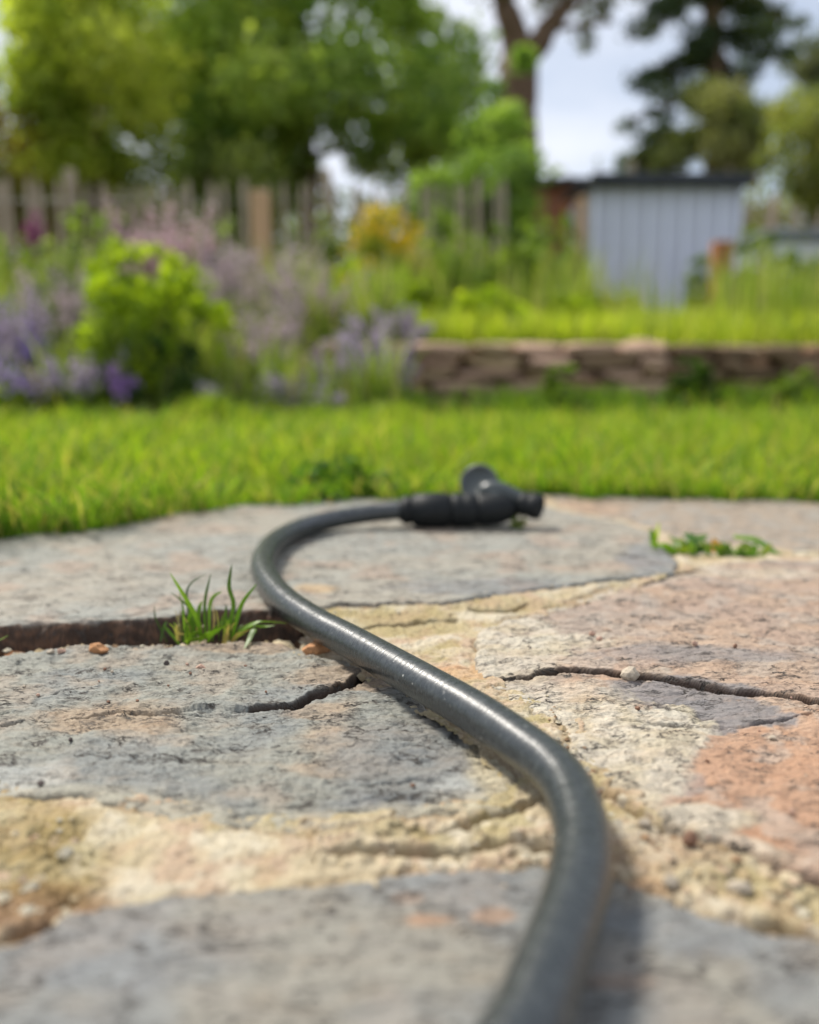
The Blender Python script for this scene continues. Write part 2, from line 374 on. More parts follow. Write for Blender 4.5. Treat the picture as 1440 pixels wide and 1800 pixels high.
    base_m = mixf(base_m, one * C(0.27, 0.20, 0.07), .6 * blob(40, 1500, 150, 110, .5) * ss(-.25, .15, n_mid))
    base_m = mixf(base_m, one * C(0.20, 0.12, 0.07), .5 * blob2(90, 1600, 110, 45, .5))
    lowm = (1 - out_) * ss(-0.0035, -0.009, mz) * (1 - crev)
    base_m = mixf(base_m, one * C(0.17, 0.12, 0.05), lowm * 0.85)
    cA = mixf(one * C(0.335, 0.31, 0.265), one * C(0.30, 0.30, 0.275), ss(-.2, .2, fbm(X, Y, 6, 3, 210)))
    cA = mixf(cA, one * C(0.37, 0.275, 0.215), 0.55 * ss(0.05, 0.3, fbm(X, Y, 18, 4, 220)))
    cA = mixf(cA, one * C(0.50, 0.35, 0.20), 0.7 * blob(558, 1043, 36, 7) + .35 * blob2(250, 905, 120, 14))
    cA = mixf(cA, one * C(0.20, 0.21, 0.23), 0.7 * blob(1140, 990, 50, 28) + 0.5 * blob2(860, 1040, 180, 14))
    cD = mixf(one * C(0.34, 0.275, 0.215), one * C(0.30, 0.28, 0.25), ss(-.1, .3, pw1))
    cD = mixf(cD, one * C(0.45, 0.26, 0.15), 0.4 * blob2(1010, 893, 90, 14))
    cB = mixf(one * C(0.29, 0.285, 0.25), one * C(0.245, 0.25, 0.24), ss(-.2, .2, fbm(X, Y, 12, 3, 230)))
    cB = mixf(cB, one * C(0.36, 0.30, 0.24), 0.7 * ss(0.0, 0.3, fbm(X, Y, 22, 4, 240)))
    cB = mixf(cB, one * C(0.42, 0.27, 0.155), 0.55 * blob(190, 1262, 120, 26) + .5 * blob2(600, 1195, 90, 20) + .45 * blob(590, 1300, 70, 24) + .4 * blob2(600, 1345, 100, 20) + .5 * blob2(430, 1135, 90, 10) + .4*blob2(560, 1245, 60, 14))
    cB = mixf(cB, one * C(0.21, 0.215, 0.215), 0.7 * blob2(720, 1330, 150, 85) + .5 * blob2(660, 1420, 130, 26))
    cB = mixf(cB, one * C(0.46, 0.46, 0.44), 0.7 * blob(820, 1390, 60, 24) + .55 * blob2(40, 1370, 80, 28))
    edge = 1 - ss(0.004, 0.02, sdv['B'] + .01 * pw1)
    cB = mixf(cB, one * C(0.50, 0.44, 0.32), np.clip(edge * ss(840, 1000, PX + 0.4 * (PY - 1100)) * 0.9 + .85 * blob(880, 1350, 55, 60) + 0.5 * edge * ss(1360, 1400, PY), 0, 1))
    cC = mixf(one * C(0.41, 0.305, 0.225), one * C(0.345, 0.285, 0.235), ss(-.15, .2, fbm(X, Y, 13, 4, 250)))
    cC = mixf(cC, one * C(0.385, 0.285, 0.22), 0.8 * ss(-.05, .3, fbm(X, Y, 20, 4, 260)) * ss(880, 1150, PX))
    cC = mixf(cC, one * C(0.42, 0.25, 0.155), np.clip(0.85 * blob2(1380, 1400, 220, 130) + .5 * blob2(1280, 1480, 120, 40) + .6 * blob2(1040, 1215, 60, 20), 0, 1))
    cC = mixf(cC, one * C(0.40, 0.36, 0.31), 0.5 * ss(.08, .25, fbm(X, Y, 34, 4, 265)))
    cC = mixf(cC, one * C(0.215, 0.205, 0.205), np.clip(0.9 * blob(1180, 1222, 130, 24, .15) + .9 * blob(1250, 1262, 150, 26, .15, .7) + .65 * blob(1230, 1165, 190, 18, .3) + .5 * blob2(1215, 1385, 30, 20, .2), 0, 1))
    cream = np.clip(blob(1080, 1330, 150, 95, .12, .35) + blob(1180, 1450, 150, 26, .15, .3) + blob(1130, 1290, 110, 45, .15, .6) + .8 * blob(900, 1150, 90, 50, .4) + .8 * blob(960, 1140, 130, 15, .3, .8) + .7 * blob2(1000, 1235, 110, 30, .4) + .6 * blob2(1290, 1010, 170, 9, .4) + .6 * blob2(900, 1100, 70, 14, .4) + .35 * blob2(1150, 1195, 30, 8), 0, 1)
    cedge = 1 - ss(0.003, 0.012, sdv['C'] + .006 * pw2)
    cream = np.clip(cream + cedge * 0.8 * ss(1540, 1500, PY), 0, 1)
    creamc = mixf(one * C(0.52, 0.48, 0.39), one * C(0.47, 0.42, 0.31), ss(-.1, .25, pw2))
    cC = mixf(cC, creamc, cream * 0.9)
    cE = mixf(one * C(0.285, 0.265, 0.225), one * C(0.235, 0.235, 0.225), ss(-.15, .2, fbm(X, Y, 16, 3, 270)))
    cE = mixf(cE, one * C(0.21, 0.22, 0.23), 0.7 * blob2(1250, 1640, 190, 50) + .6 * blob2(200, 1680, 200, 60) + .4 * blob2(800, 1570, 200, 30))
    cE = mixf(cE, one * C(0.28, 0.25, 0.22), .5 * ss(0.05, .3, fbm(X, Y, 24, 3, 280)))
    cE = mixf(cE, one * C(0.38, 0.22, 0.13), 0.6 * blob(865, 1612, 36, 12) + .7 * blob(755, 1618, 44, 10) + .3 * blob2(1090, 1730, 60, 14) + .4 * blob2(720, 1585, 30, 10))
    # cracks cut into the stones
    relief = {k: slate * s for k, s in (('A', 0.7), ('B', 1.3), ('C', 1.0), ('D', 0.6), ('E', 0.6))}
    c1, s1, d1, w1 = crack([(845,1190),(930,1192),(1000,1186),(1075,1192),(1150,1200),(1250,1215),(1340,1228),(1440,1246),(1700,1290)], 0.0025, 0.0008)
    relief['C'] = relief['C'] - 0.007 * c1 + 0.0030 * ss(-0.0012, 0.0014, s1 * d1) * (1 - ss(0.05, 0.12, d1)) * (1 - cream * .3)
    c2, s2, d2, w2_ = crack([(1095,1268),(1200,1275),(1300,1280),(1420,1262)], 0.0014, 0.001); relief['C'] = relief['C'] - 0.003 * c2
    c2b, _, _, _ = crack([(1090,1245),(1130,1240),(1180,1248),(1250,1253)], 0.0014, 0.001); relief['C'] = relief['C'] - 0.003 * c2b
    relief['C'] = relief['C'] + 0.0012 * np.clip(blob(1250, 1165, 200, 26, .15) , 0, 1) - 0.0008 * blob(1180, 1250, 160, 40, .1)
    relief['C'] = relief['C'] + cream * (0.0008 + 0.0006 * n_hi + 0.0012 * n_f)
    c3, s3, d3, w3 = crack([(440,1243),(525,1238),(550,1222),(590,1215),(620,1202),(636,1190),(640,1168)], 0.0040, 0.0012)
    relief['B'] = relief['B'] - 0.008 * c3 + 0.0022 * ss(-0.0015, 0.0018, s3 * d3) * (1 - ss(0.03, 0.09, d3))
    for pts, w in (([(60,1268),(200,1255),(300,1252),(390,1260)], 0.0012), ([(100,1190),(130,1188),(160,1187)], 0.0012), ([(90,1218),(110,1214),(135,1210)], 0.0016), ([(180,1180),(260,1178),(330,1182)], .001), ([(0,1278),(20,1275),(45,1268)], .002),
                   ([(620,1400),(660,1399),(700,1400)], 0.0015), ([(0,1250),(10,1253),(18,1252)], .002), ([(270,1180),(330,1182)], .0009), ([(570,1420),(620,1418),(660,1420)], .0012), ([(680,1300),(720,1296),(760,1294)], .0009), ([(650,1380),(730,1370),(800,1368)], .0009)):
        c, _, _, _ = crack(pts, w, 0.0008); relief['B'] = relief['B'] - 0.0035 * c
    for pts, w in (([(80,1095),(200,1090),(300,1080)], .002), ([(60,1062),(120,1060),(190,1063)], .0013), ([(150,1020),(220,1015),(260,1022)], .0012), ([(540,995),(580,992),(620,994)], .0015)):
        c, _, _, _ = crack(pts, w, 0.001); relief['A'] = relief['A'] - 0.002 * c
    c, _, _, _ = crack([(1340,968),(1390,972),(1440,976),(1600,980)], 0.006, .002); mz = mz - 0.012 * c
    dirt = one * C(0.045, 0.022, 0.011)
    cC = mixf(cC, dirt, np.clip(w1 * .93 + c2 * .5 + c2b * .5, 0, 1)); cB = mixf(cB, dirt, np.clip(w3 * .93, 0, 1))
    COLS = {'A': cA * C(0.90, 0.90, 0.86), 'B': cB * C(0.85, 0.86, 0.83), 'C': cC * C(0.94, 0.92, 0.90), 'D': cD * C(0.95, 0.95, 0.92), 'E': cE * C(0.88, 0.89, 0.88)}
    # mortar crumbs fill near edges of C
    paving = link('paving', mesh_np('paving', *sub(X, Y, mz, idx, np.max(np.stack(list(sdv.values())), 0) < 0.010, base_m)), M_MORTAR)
    paving['kind'] = 'structure'
    LAB = {'A': 'warm grey flagstone under the spray gun, running back to the lawn', 'B': 'flaky grey slate flagstone in front of the weedy crevice, cracked near its right end',
           'C': 'reddish flagstone with grey patches and a long crack', 'D': 'brown flagstone along the lawn edge behind the flat weed', 'E': 'smooth grey flagstone nearest the viewer'}
    global TOPF
    Zall = mz.copy()
    for k in 'ADBCE':
        sd = sdv[k]
        drop = 0.030 if k in 'AB' else 0.014
        rnd = 0.0016 if k == 'B' else 0.0009
        wd = np.where((crev > 0.3) & (k == 'A'), 0.010, 0.0035)
        led = 0.0016 * pn(X * 55, Y * 55 + 7, 77)
        z = tops[k] + relief[k] - rnd * (1 - ss(0, 0.004, sd)) ** 2 - drop * ss(0.0006, -wd, sd + led * (wd > 0.005))
        sel = sd > -wd - 0.001
        Zall = np.where(sd > 0, z, Zall)
        sidec = mixf(COLS[k], mixf(one * C(0.055, 0.032, 0.02), one * C(0.15, 0.08, 0.045), ss(-0.1, 0.35, pn(X * 40, sd * 900 + 3 * pn(X * 25, Y * 25, 8), 9) + .5 * pw3)), ss(0.0007, -0.0006, sd) * np.where(PX < 560, 0.97, 0.3))
        o = link('flagstone', mesh_np('flagstone', *sub(X, Y, z, idx, sel, sidec)), M_STONE, paving, (0, 0, 0))
        o['label'] = LAB[k]
    # height sampler
    def samp(x, yv):
        j = int(np.clip(np.searchsorted(y, yv), 1, ny - 1)); uu = x / max(yv, 0.15); i = int(np.clip(np.searchsorted(u, uu), 1, nx - 1))
        return float(Zall[max(0, j - 2):j + 2, max(0, i - 2):i + 2].max())
    return paving, samp
def sub(X, Y, Z, idx, sel, col):
    """faces of the grid touching selected vertices, re-indexed."""
    f = sel[:-1, :-1] & sel[:-1, 1:] & sel[1:, 1:] & sel[1:, :-1]
    Fq = np.stack([idx[:-1, :-1][f], idx[:-1, 1:][f], idx[1:, 1:][f], idx[1:, :-1][f]], 1)
    used, inv = np.unique(Fq.ravel(), return_inverse=True)
    V = np.stack([X.ravel()[used], Y.ravel()[used], Z.ravel()[used]], 1)
    return V, inv.reshape(-1, 4), True, col.reshape(-1, 3)[used]
paving, topz = build_paving()

# ------------------------------------------------------------------ sweeps, ribbons, lumps
def catmull(P, n):
    P = [Vector(p) for p in P]; P = [P[0] * 2 - P[1]] + P + [P[-1] * 2 - P[-2]]
    out = []
    for i in range(1, len(P) - 2):
        for k in range(n):
            t = k / n; a, b, c, d = P[i-1], P[i], P[i+1], P[i+2]
            out.append(0.5 * ((2 * b) + (c - a) * t + (2 * a - 5 * b + 4 * c - d) * t * t + (3 * b - a - 3 * c + d) * t ** 3))
    out.append(P[-2]); return out
def sweep(pts, rad, sides=16, flat=(1, 1), caps=True, up=Vector((0, 0, 1))):
    """tube through pts; rad scalar or list; flat scales the (side, up) half axes."""
    n = len(pts); V = []; UV = []; s = 0
    for i, p in enumerate(pts):
        t = (pts[min(i + 1, n - 1)] - pts[max(i - 1, 0)]).normalized()
        a = t.cross(up)
        if a.length < 1e-4: a = Vector((1, 0, 0))
        a.normalize(); b = a.cross(t)
        r = rad[i] if hasattr(rad, '__len__') else rad
        if i: s += (pts[i] - pts[i-1]).length
        for k in range(sides):
            q = 2 * math.pi * k / sides
            V.append(p + a * (math.cos(q) * r * flat[0]) + b * (math.sin(q) * r * flat[1])); UV.append((s, k / sides))
    Fs = []
    for i in range(n - 1):
        for k in range(sides):
            k2 = (k + 1) % sides
            Fs.append((i * sides + k, i * sides + k2, (i + 1) * sides + k2, (i + 1) * sides + k))
    if caps:
        Fs.append(tuple(range(sides))[::-1]); Fs.append(tuple((n - 1) * sides + k for k in range(sides)))
    return V, Fs, UV
def tube(name, pts, rad, m, parent=None, sides=16, flat=(1, 1), up=Vector((0, 0, 1))):
    V, Fs, UV = sweep([Vector(p) for p in pts], rad, sides, flat, True, up)
    me = mesh_py(name, V, Fs, True)
    uvl = me.uv_layers.new(name='UVMap')
    for lp in me.loops: uvl.data[lp.index].uv = UV[lp.vertex_index]
    return link(name, me, m, parent)
def ribbons(blades, seg=6):
    """blades: list of (points, width, colour0, colour1[, sidevec]); V folded ribbon mesh arrays."""
    V = []; Fq = []; Cc = []
    for bl in blades:
        pts, w, c0, c1 = bl[:4]; side0 = bl[4] if len(bl) > 4 else None
        P = catmull(pts, max(1, seg // (len(pts) - 1)))
        n = len(P); b0 = len(V)
        for i, p in enumerate(P):
            t = (P[min(i + 1, n - 1)] - P[max(i - 1, 0)]).normalized()
            sv = (side0 if side0 is not None else Vector((1, 0.2, 0.1))); sv = (sv - t * sv.dot(t)).normalized(); nn = sv.cross(t)
            f = i / (n - 1); ww = w * 0.5 * (0.55 + 0.9 * f) * (1 - f ** 2.2) ** 0.8 if f < 1 else 0
            ww = max(ww, w * 0.02)
            V += [p - sv * ww + nn * ww * 0.35, p, p + sv * ww + nn * ww * 0.35]
            c = [c0[q] + (c1[q] - c0[q]) * f for q in range(3)]; Cc += [c, [v * 1.08 for v in c], c]
        for i in range(n - 1):
            a = b0 + i * 3
            Fq += [(a, a + 1, a + 4, a + 3), (a + 1, a + 2, a + 5, a + 4)]
    return np.array([tuple(v) for v in V]), np.array(Fq), np.array(Cc)
def lump(name, m, r=(1, 1, 0.6), seed=0, rough=0.25, flat=False):
    import bmesh
    bm = bmesh.new(); bmesh.ops.create_icosphere(bm, subdivisions=2, radius=1)
    rs = random.Random(seed); offs = [Vector((rs.uniform(-1, 1), rs.uniform(-1, 1), rs.uniform(-1, 1))).normalized() for _ in range(9)]
    cut = [rs.uniform(0.55, 0.95) for _ in offs]
    for v in bm.verts:
        c = v.co.copy()
        for o_, k in zip(offs, cut):
            d = c.dot(o_)
            if d > k: c -= o_ * (d - k)
        c *= 1 + rough * 0.3 * rs.uniform(-1, 1)
        v.co = Vector((c.x * r[0], c.y * r[1], c.z * r[2]))
    me = bpy.data.meshes.new(name); bm.to_mesh(me); bm.free()
    me.materials.append(m); return me

# ------------------------------------------------------------------ garden hose with spray gun
def m_hose():
    m, n, l, b = mat('hose_pvc')
    uvn = n.new('ShaderNodeTexCoord').outputs['UV']
    def mapuv(sc):
        q = n.new('ShaderNodeMapping'); q.inputs['Scale'].default_value = sc; l.new(uvn, q.inputs['Vector']); return q.outputs['Vector']
    ring = noise(n, l, mapuv((900, 2.0, 1)), 1.0, 3, 0.6)
    scuff = noise(n, l, mapuv((350, 14, 1)), 1.0, 5, 0.7, 1.0)
    dust = noise(n, l, coords(n, l), 900, 4, 0.7)
    spots = ramp(n, l, noise(n, l, coords(n, l), 420, 2, 0.5), [(0.70, 0.0), (0.76, 1.0)])
    c = mixc(n, l, (0.011, 0.016, 0.018), (0.035, 0.043, 0.045), ramp(n, l, scuff, [(0.48, 0.0), (0.66, 1.0)]))
    c = mixc(n, l, c, (0.16, 0.16, 0.15), ramp(n, l, dust, [(0.58, 0.0), (0.85, 0.4)]))
    c = mixc(n, l, c, (0.3, 0.3, 0.28), spots)
    l.new(c, b.inputs['Base Color'])
    rg = ramp(n, l, scuff, [(0.3, 0.22), (0.7, 0.38)]); l.new(rg, b.inputs['Roughness'])
    b.inputs['Specular IOR Level'].default_value = 0.7; b.inputs['Coat Weight'].default_value = 0.3; b.inputs['Coat Roughness'].default_value = 0.42
    nr = bump(n, l, ring, 0.8, 0.0005); nr = bump(n, l, scuff, 0.15, 0.0002, nr)
    l.new(nr, b.inputs['Normal']); return m
M_HOSE = m_hose()
M_GUN = m_plain('black_rubber', (0.010, 0.012, 0.013), 0.55, 0.2, 80, 0.2, 0.0005, spec=0.25)
M_GUNG = m_plain('dark_grey_plastic', (0.035, 0.045, 0.045), 0.36, 0.15, 60, 0.15, 0.0005, spec=0.6)
HR = 0.0095
HZ = HR + 0.0048
hose_px = [(930,1800),(968,1700),(1004,1600),(1022,1525),(1021,1455),(1000,1390),(968,1348),(921,1311),(838,1254),(732,1193),(615,1127),(560,1098),(507,1062),(474,1026),(462,990),(480,956),(525,930),(587,913),(650,902),(708,896)]
HP = [G(a, b, HZ) for a, b in hose_px]
HP = HP[:-3] + [at(587, 913, 0.848), at(650, 902.5, 0.864), at(706, 897, 0.868)]
HP = [G(880, 1890, HZ) + Vector((-0.045, -0.12, 0)), G(880, 1890, HZ) + Vector((-0.014, -0.045, 0)), G(885, 1885, HZ)] + HP
HP.append(HP[-1] + Vector((0.02, 0.001, 0)))
hose = empty('garden_hose', G(700, 1180, 0))
tag(hose, 'dark grey garden hose curving in an S over the paving to a spray gun', 'hose')
tube('pipe', catmull(HP, 14), HR, M_HOSE, hose, 40)
end = HP[-2]
YC = end.y
def lathe_x(name, prof, c0, direction, m, parent, sides=28, flute=0):
    prof = [(s_, r * (0.93 if name in ('hose_connector', 'coupling_collar') else 1)) for s_, r in prof]
    d = direction.normalized(); a = d.cross(Vector((0, 0, 1))).normalized(); b = a.cross(d)
    V = []; Fs = []
    for s_, r in prof:
        for k in range(sides):
            q = 2 * math.pi * k / sides
            rr = r * (1 + (0.05 if flute and r > 0.012 and k % 2 else 0))
            V.append(c0 + d * s_ + a * math.cos(q) * rr + b * math.sin(q) * rr)
    n = len(prof)
    for i in range(n - 1):
        for k in range(sides):
            k2 = (k + 1) % sides; Fs.append((i*sides+k, i*sides+k2, (i+1)*sides+k2, (i+1)*sides+k))
    Fs.append(tuple(range(sides))[::-1]); Fs.append(tuple((n-1)*sides+k for k in range(sides)))
    return link(name, mesh_py(name, V, Fs, True), m, parent, (0, 0, 0) if parent.name == 'barrel' else None)
c0 = at(703, 897, YC)
axis = Vector((1, 0.02, 0.0)).normalized()
RC = 0.0168
zc_ = 0.0045 + RC + 0.0005
c1 = Vector((c0.x, c0.y, c0.z))
lathe_x('hose_connector', [(-0.001, 0.0097), (0.0, 0.0125), (0.006, 0.0155), (0.010, 0.0158), (0.011, 0.0142), (0.013, 0.0142), (0.014, 0.0170), (0.030, 0.0184), (0.048, 0.0186), (0.0495, 0.0172), (0.052, 0.0172)], c1, axis, M_GUN, hose, 36, 1)
lathe_x('coupling_collar', [(0.0525, 0.0165), (0.054, 0.0182), (0.062, 0.0188), (0.064, 0.0176), (0.066, 0.0176), (0.068, 0.0188), (0.078, 0.0182), (0.080, 0.015)], c1, axis, M_GUN, hose, 32)
gun = link('spray_gun', mesh_py('spray_gun', *sweep([c1 + axis * s + Vector((0, oy, oz)) for s, oy, oz in ((0.079, 0, 0), (0.084, 0, 0.0), (0.095, 0.0, 0.001), (0.105, 0.001, 0.002), (0.112, 0.003, 0.001), (0.118, 0.005, -0.002), (0.121, 0.006, -0.004))], [0.0155, 0.0168, 0.0172, 0.0166, 0.0150, 0.0105, 0.004], 28, (1.0, 0.98))[:2], True), M_GUN, hose)
# barrel: leaves the shoulder of the body and drops to the right
sh = at(842, 864, YC + 0.012); bt = at(936, 889, YC + 0.004)
barrel = tube('barrel', catmull([sh, at(872, 864, YC + 0.010), at(905, 874, YC + 0.006), at(926, 885, YC + 0.004)], 5), [0.006, 0.0085, 0.010, 0.0108, 0.0112, 0.0112, 0.011, 0.0106, 0.0098, 0.0092, 0.0088, 0.0085, 0.0085, 0.0085, 0.0088, 0.009], M_GUNG, hose, 24)
bd = Vector((1, -0.42, -0.16)).normalized(); bc = at(916, 885, YC + 0.004)
noz = lathe_x('nozzle_cap', [(-0.002, 0.0095), (0.0, 0.0118), (0.005, 0.0128), (0.007, 0.0120), (0.009, 0.0120), (0.011, 0.0130), (0.020, 0.0130), (0.022, 0.0118), (0.0225, 0.0105), (0.021, 0.0100), (0.016, 0.006), (0.016, 0.002)], bc, bd, M_GUN, barrel, 28, 1)
# round spray head standing up behind the body, seen half from the back
hc = at(841, 847, YC + 0.024); hd_ = Vector((0.28, 0.80, -0.42)).normalized()
lathe_x('spray_head', [(-0.001, 0.0145), (-0.003, 0.0160), (-0.0035, 0.0175), (-0.002, 0.0195), (0.002, 0.0203), (0.009, 0.0203), (0.013, 0.0175), (0.018, 0.010), (0.022, 0.0065)], hc, hd_, M_GUNG, hose, 36)
tube('neck', catmull([hc + hd_ * 0.015, at(868, 862, YC + 0.036), at(880, 872, YC + 0.012)], 6), 0.0075, M_GUNG, hose, 14)
tube('trigger', catmull([at(846, 852, YC + 0.016), at(866, 872, YC + 0.002), at(878, 895, YC - 0.005), at(876, 912, YC - 0.006)], 5), [0.004 + 0.003 * math.sin(math.pi * i / 15) for i in range(16)], M_GUNG, hose, 14, (1.3, 0.8), Vector((0, 1, 0)))

# ------------------------------------------------------------------ weed tufts in the joints
def weed_piece(root, name, blade, label=None):
    V, Fq, Cc = ribbons([blade], 18)
    o = link(name, mesh_np(name, V - np.array(root.location), Fq, True, Cc), M_BLADE, root, (0, 0, 0))
    if label: o['label'] = label
    return o
GR, GL, DK, STRAW = (0.09, 0.19, 0.018), (0.20, 0.34, 0.035), (0.045, 0.085, 0.025), (0.42, 0.33, 0.16)
tuft = empty('grass_tuft', G(370, 1112, 0))
tag(tuft, 'green grass tuft growing from the dark crevice left of the hose', 'grass')
Y0 = G(370, 1112, 0).y
def tp(q, dy=0.0): return at(240 + q[0] / 4.5, 980 + q[1] / 4.5, Y0 + dy)
PXM = Y0 / F
blades = [
 ([(520,600),(490,500),(400,330),(265,120)], 11, GR, GL, -.010), ([(500,590),(450,450),(385,360),(265,272)], 5, GR, DK, .004), ([(410,610),(370,470),(370,400),(335,270)], 4.5, GR, GR, .002),
 ([(450,600),(400,330),(430,210),(555,125)], 4.5, DK, DK, .012), ([(545,570),(540,430),(550,300),(590,125)], 6, GR, DK, .004), ([(490,560),(495,430),(520,340)], 8.5, GR, GL, .008),
 ([(575,560),(578,400),(610,310),(680,268)], 6.5, GR, GL, .01), ([(715,560),(770,380),(735,230),(755,50)], 8.5, GR, DK, -.004), ([(760,580),(800,470),(850,340),(955,205)], 7.5, GR, GR, -.003),
 ([(705,580),(710,450),(710,370)], 5, GR, DK, .0), ([(380,620),(470,640),(570,610),(690,545)], 13, GL, GR, -.016), ([(760,600),(850,560),(960,515),(1060,512),(1230,525)], 8, GL, GR, -.006),
 ([(930,540),(925,560),(890,640),(850,725)], 11, GR, (0.2,0.26,0.12), -.03), ([(240,620),(180,540),(150,470),(140,380)], 4, DK, DK, .003), ([(340,640),(280,610),(235,560),(215,530)], 6, GR, DK, -.002),
 ([(740,640),(790,610),(850,585),(930,560)], 5, STRAW, STRAW, -.012), ([(750,640),(810,620),(870,600)], 3.5, STRAW, GL, -.014), ([(390,610),(380,540),(375,460),(372,400)], 5, GL, GR, -.003),
 ([(420,600),(410,520),(415,440)], 7, GL, GR, -.003), ([(450,600),(440,500),(420,400)], 6, GR, GR, -.006), ([(600,560),(615,500),(610,420),(600,360)], 2.5, STRAW, STRAW, .006), ([(380,560),(320,590),(322,540),(345,535)], 3, STRAW, STRAW, -.004),
 ([(700,640),(720,590),(735,520)], 5, STRAW, STRAW, -.008), ([(680,630),(700,590),(690,540)], 5, STRAW, GL, -.008), ([(400,640),(440,600),(500,580)], 8, GL, GL, -.01), ([(780,590),(900,545),(1000,545),(1100,535)], 5, GR, GL, -.002),
 ([(500,640),(540,600),(620,580)], 8, GR, GL, -.008), ([(560,620),(600,590),(650,520)], 6, GR, GR, 0), ([(190,620),(215,560),(240,500)], 6, DK, GR, .006),
]
for k in range(44):
    x0 = random.choice([random.gauss(450, 70), random.gauss(720, 30)]); q = random.uniform(-1, 1); hh = random.uniform(40, 190)
    blades.append(([(x0, 615), (x0 + 20 * q, 600 - hh * .5), (x0 + 70 * q, 590 - hh)], random.uniform(1.5, 4), random.choice([GR, DK, STRAW]), random.choice([GR, GL, STRAW]), random.uniform(-.012, .012)))
for pts, w, ca, cb, dy in blades:
    n = len(pts)
    P = [tp(q, dy * (0.3 + 0.7 * i / (n - 1)) + 0.002) for i, q in enumerate(pts)]
    P[0].z -= 0.004
    weed_piece(tuft, 'blade', (P, 1.25 * w * PXM, ca, cb, Vector((1, random.uniform(-.5, .5), 0.15))), 'dry straw coloured blade' if ca == STRAW else None)
weed = empty('flat_weed', G(1250, 970, 0))
tag(weed, 'low green weed sprawling in the joint between flagstones on the right', 'weed')
YW_ = G(1250, 972, 0).y
def wp(px, py, dy=0.0): return at(px, py, YW_ + dy)
WB = [([(1150,968),(1152,945),(1158,918)], 10, GL, (0.4,0.5,0.05)), ([(1146,930),(1150,955),(1160,972)], 9, GR, GL), ([(1290,942),(1330,948),(1360,968),(1385,984)], 12, GL, (0.12,0.3,0.06)), ([(1262,985),(1260,965),(1254,945)], 15, (.62,.27,.08), (.5,.28,.1)),
      ([(1240,985),(1225,955),(1200,938)], 18, GR, (0.12,0.28,0.08)), ([(1200,980),(1215,958),(1245,940)], 16, GR, (0.2,0.33,0.12)), ([(1160,972),(1190,960),(1210,948)], 12, GR, (0.2,0.3,0.15))]
for k in range(60):
    x0 = random.uniform(1185, 1335); y0 = random.uniform(978, 988); a = random.uniform(-1, 1)
    WB.append(([(x0, y0), (x0 + 22 * a, y0 - random.uniform(6, 24)), (x0 + 48 * a + random.uniform(-8, 8), y0 - random.uniform(2, 36))], random.uniform(6, 14), GR, random.choice([GL, GR, (0.16, 0.3, 0.09), (.3, .36, .05)])))
for k, (pts, w, ca, cb) in enumerate(WB):
    dd = random.uniform(-.015, .02) if k > 6 else 0
    weed_piece(weed, 'leaf', ([wp(q[0], q[1], dd) for q in pts], 1.5 * w * YW_ / F, ca, cb, Vector((1, random.uniform(-1, 1), .3))), 'orange withered leaf' if k == 3 else None)
w2 = empty('seedling', G(5, 1128, 0)); tag(w2, 'small green seedling leaf in the crevice at the left edge of the photo', 'weed')
for pts in ([(-30, 1140), (-8, 1128), (16, 1116)], [(-30, 1140), (-40, 1115), (-38, 1090)], [(-28, 1140), (-14, 1120), (-12, 1104)]):
    weed_piece(w2, 'leaf', ([at(a, b, G(5, 1128, 0).y) for a, b in pts], 6 * PXM, GR, GL, Vector((0.2, 1, .3))))

# ------------------------------------------------------------------ pebbles and crumbs
def m_peb(name, c): return m_plain(name, c, 0.85, 0.3, 500, 0.5, 0.0005)
MP = {'cream': m_peb('cream_pebble', (0.40, 0.34, 0.26)), 'dark': m_peb('dark_pebble', (0.07, 0.055, 0.05)), 'brown': m_peb('brown_crumb', (0.20, 0.11, 0.07)), 'pink': m_peb('pink_chip', (0.42, 0.27, 0.2)), 'straw': m_peb('bark_chip', (0.40, 0.20, 0.09))}
def peb(name, label, cat, px, py, w, hgt, col, seed, dep=0.8, group=None):
    p = G(px, py, 0.002); s = p.y * 1.03 / F * w / 2
    me = lump(name, MP[col], (s, s * dep, s * 2 * hgt / w * 0.5 * 1.1 + s * .15), seed, 0.3)
    o = link(name, me); p.z = topz(p.x, p.y) + s * hgt / w * 0.75
    o.location = p; o.rotation_euler = (0, 0, random.uniform(-.4, .4)); return tag(o, label, cat, group)
peb('pebble', 'largest cream pebble sitting on the long crack of the reddish stone', 'pebble', 1105, 1192, 38, 22, 'cream', 3, 0.9)
peb('stone_chip', 'pink and cream chip lying on the grey slate below the grass tuft', 'chip', 353, 1174, 20, 9, 'pink', 5)
peb('pebble', 'small dark pebble on the slate, left of the pink chip', 'pebble', 293, 1162, 11, 8, 'dark', 6)
peb('pebble', 'black oval pebble on the pale corner of the slate at the left edge', 'pebble', 70, 1374, 17, 9, 'dark', 7)
peb('pebble', 'tiny black pebble on the tan stain of the slate', 'pebble', 123, 1294, 9, 7, 'dark', 8)
peb('pebble', 'small brown pebble in the middle of the dark right end of the slate', 'pebble', 726, 1375, 12, 7, 'brown', 9)
peb('pebble', 'left of the two small pale pebbles on the upper part of the reddish stone', 'pebble', 1041, 1126, 13, 8, 'pink', 10)
peb('pebble', 'right of the two small pale pebbles on the upper part of the reddish stone', 'pebble', 1053, 1132, 14, 8, 'pink', 11)
peb('pebble', 'single tan pebble above the grey band of the reddish stone', 'pebble', 1221, 1141, 12, 9, 'pink', 12)
peb('pebble', 'small grey-brown pebble on the reddish stone near the right edge, above the crack', 'pebble', 1292, 1146, 9, 8, 'brown', 13)
peb('mortar_crumb', 'dark brown wedge shaped crumb in the crumbled joint right of the hose', 'crumb', 1212, 1474, 34, 26, 'brown', 14)
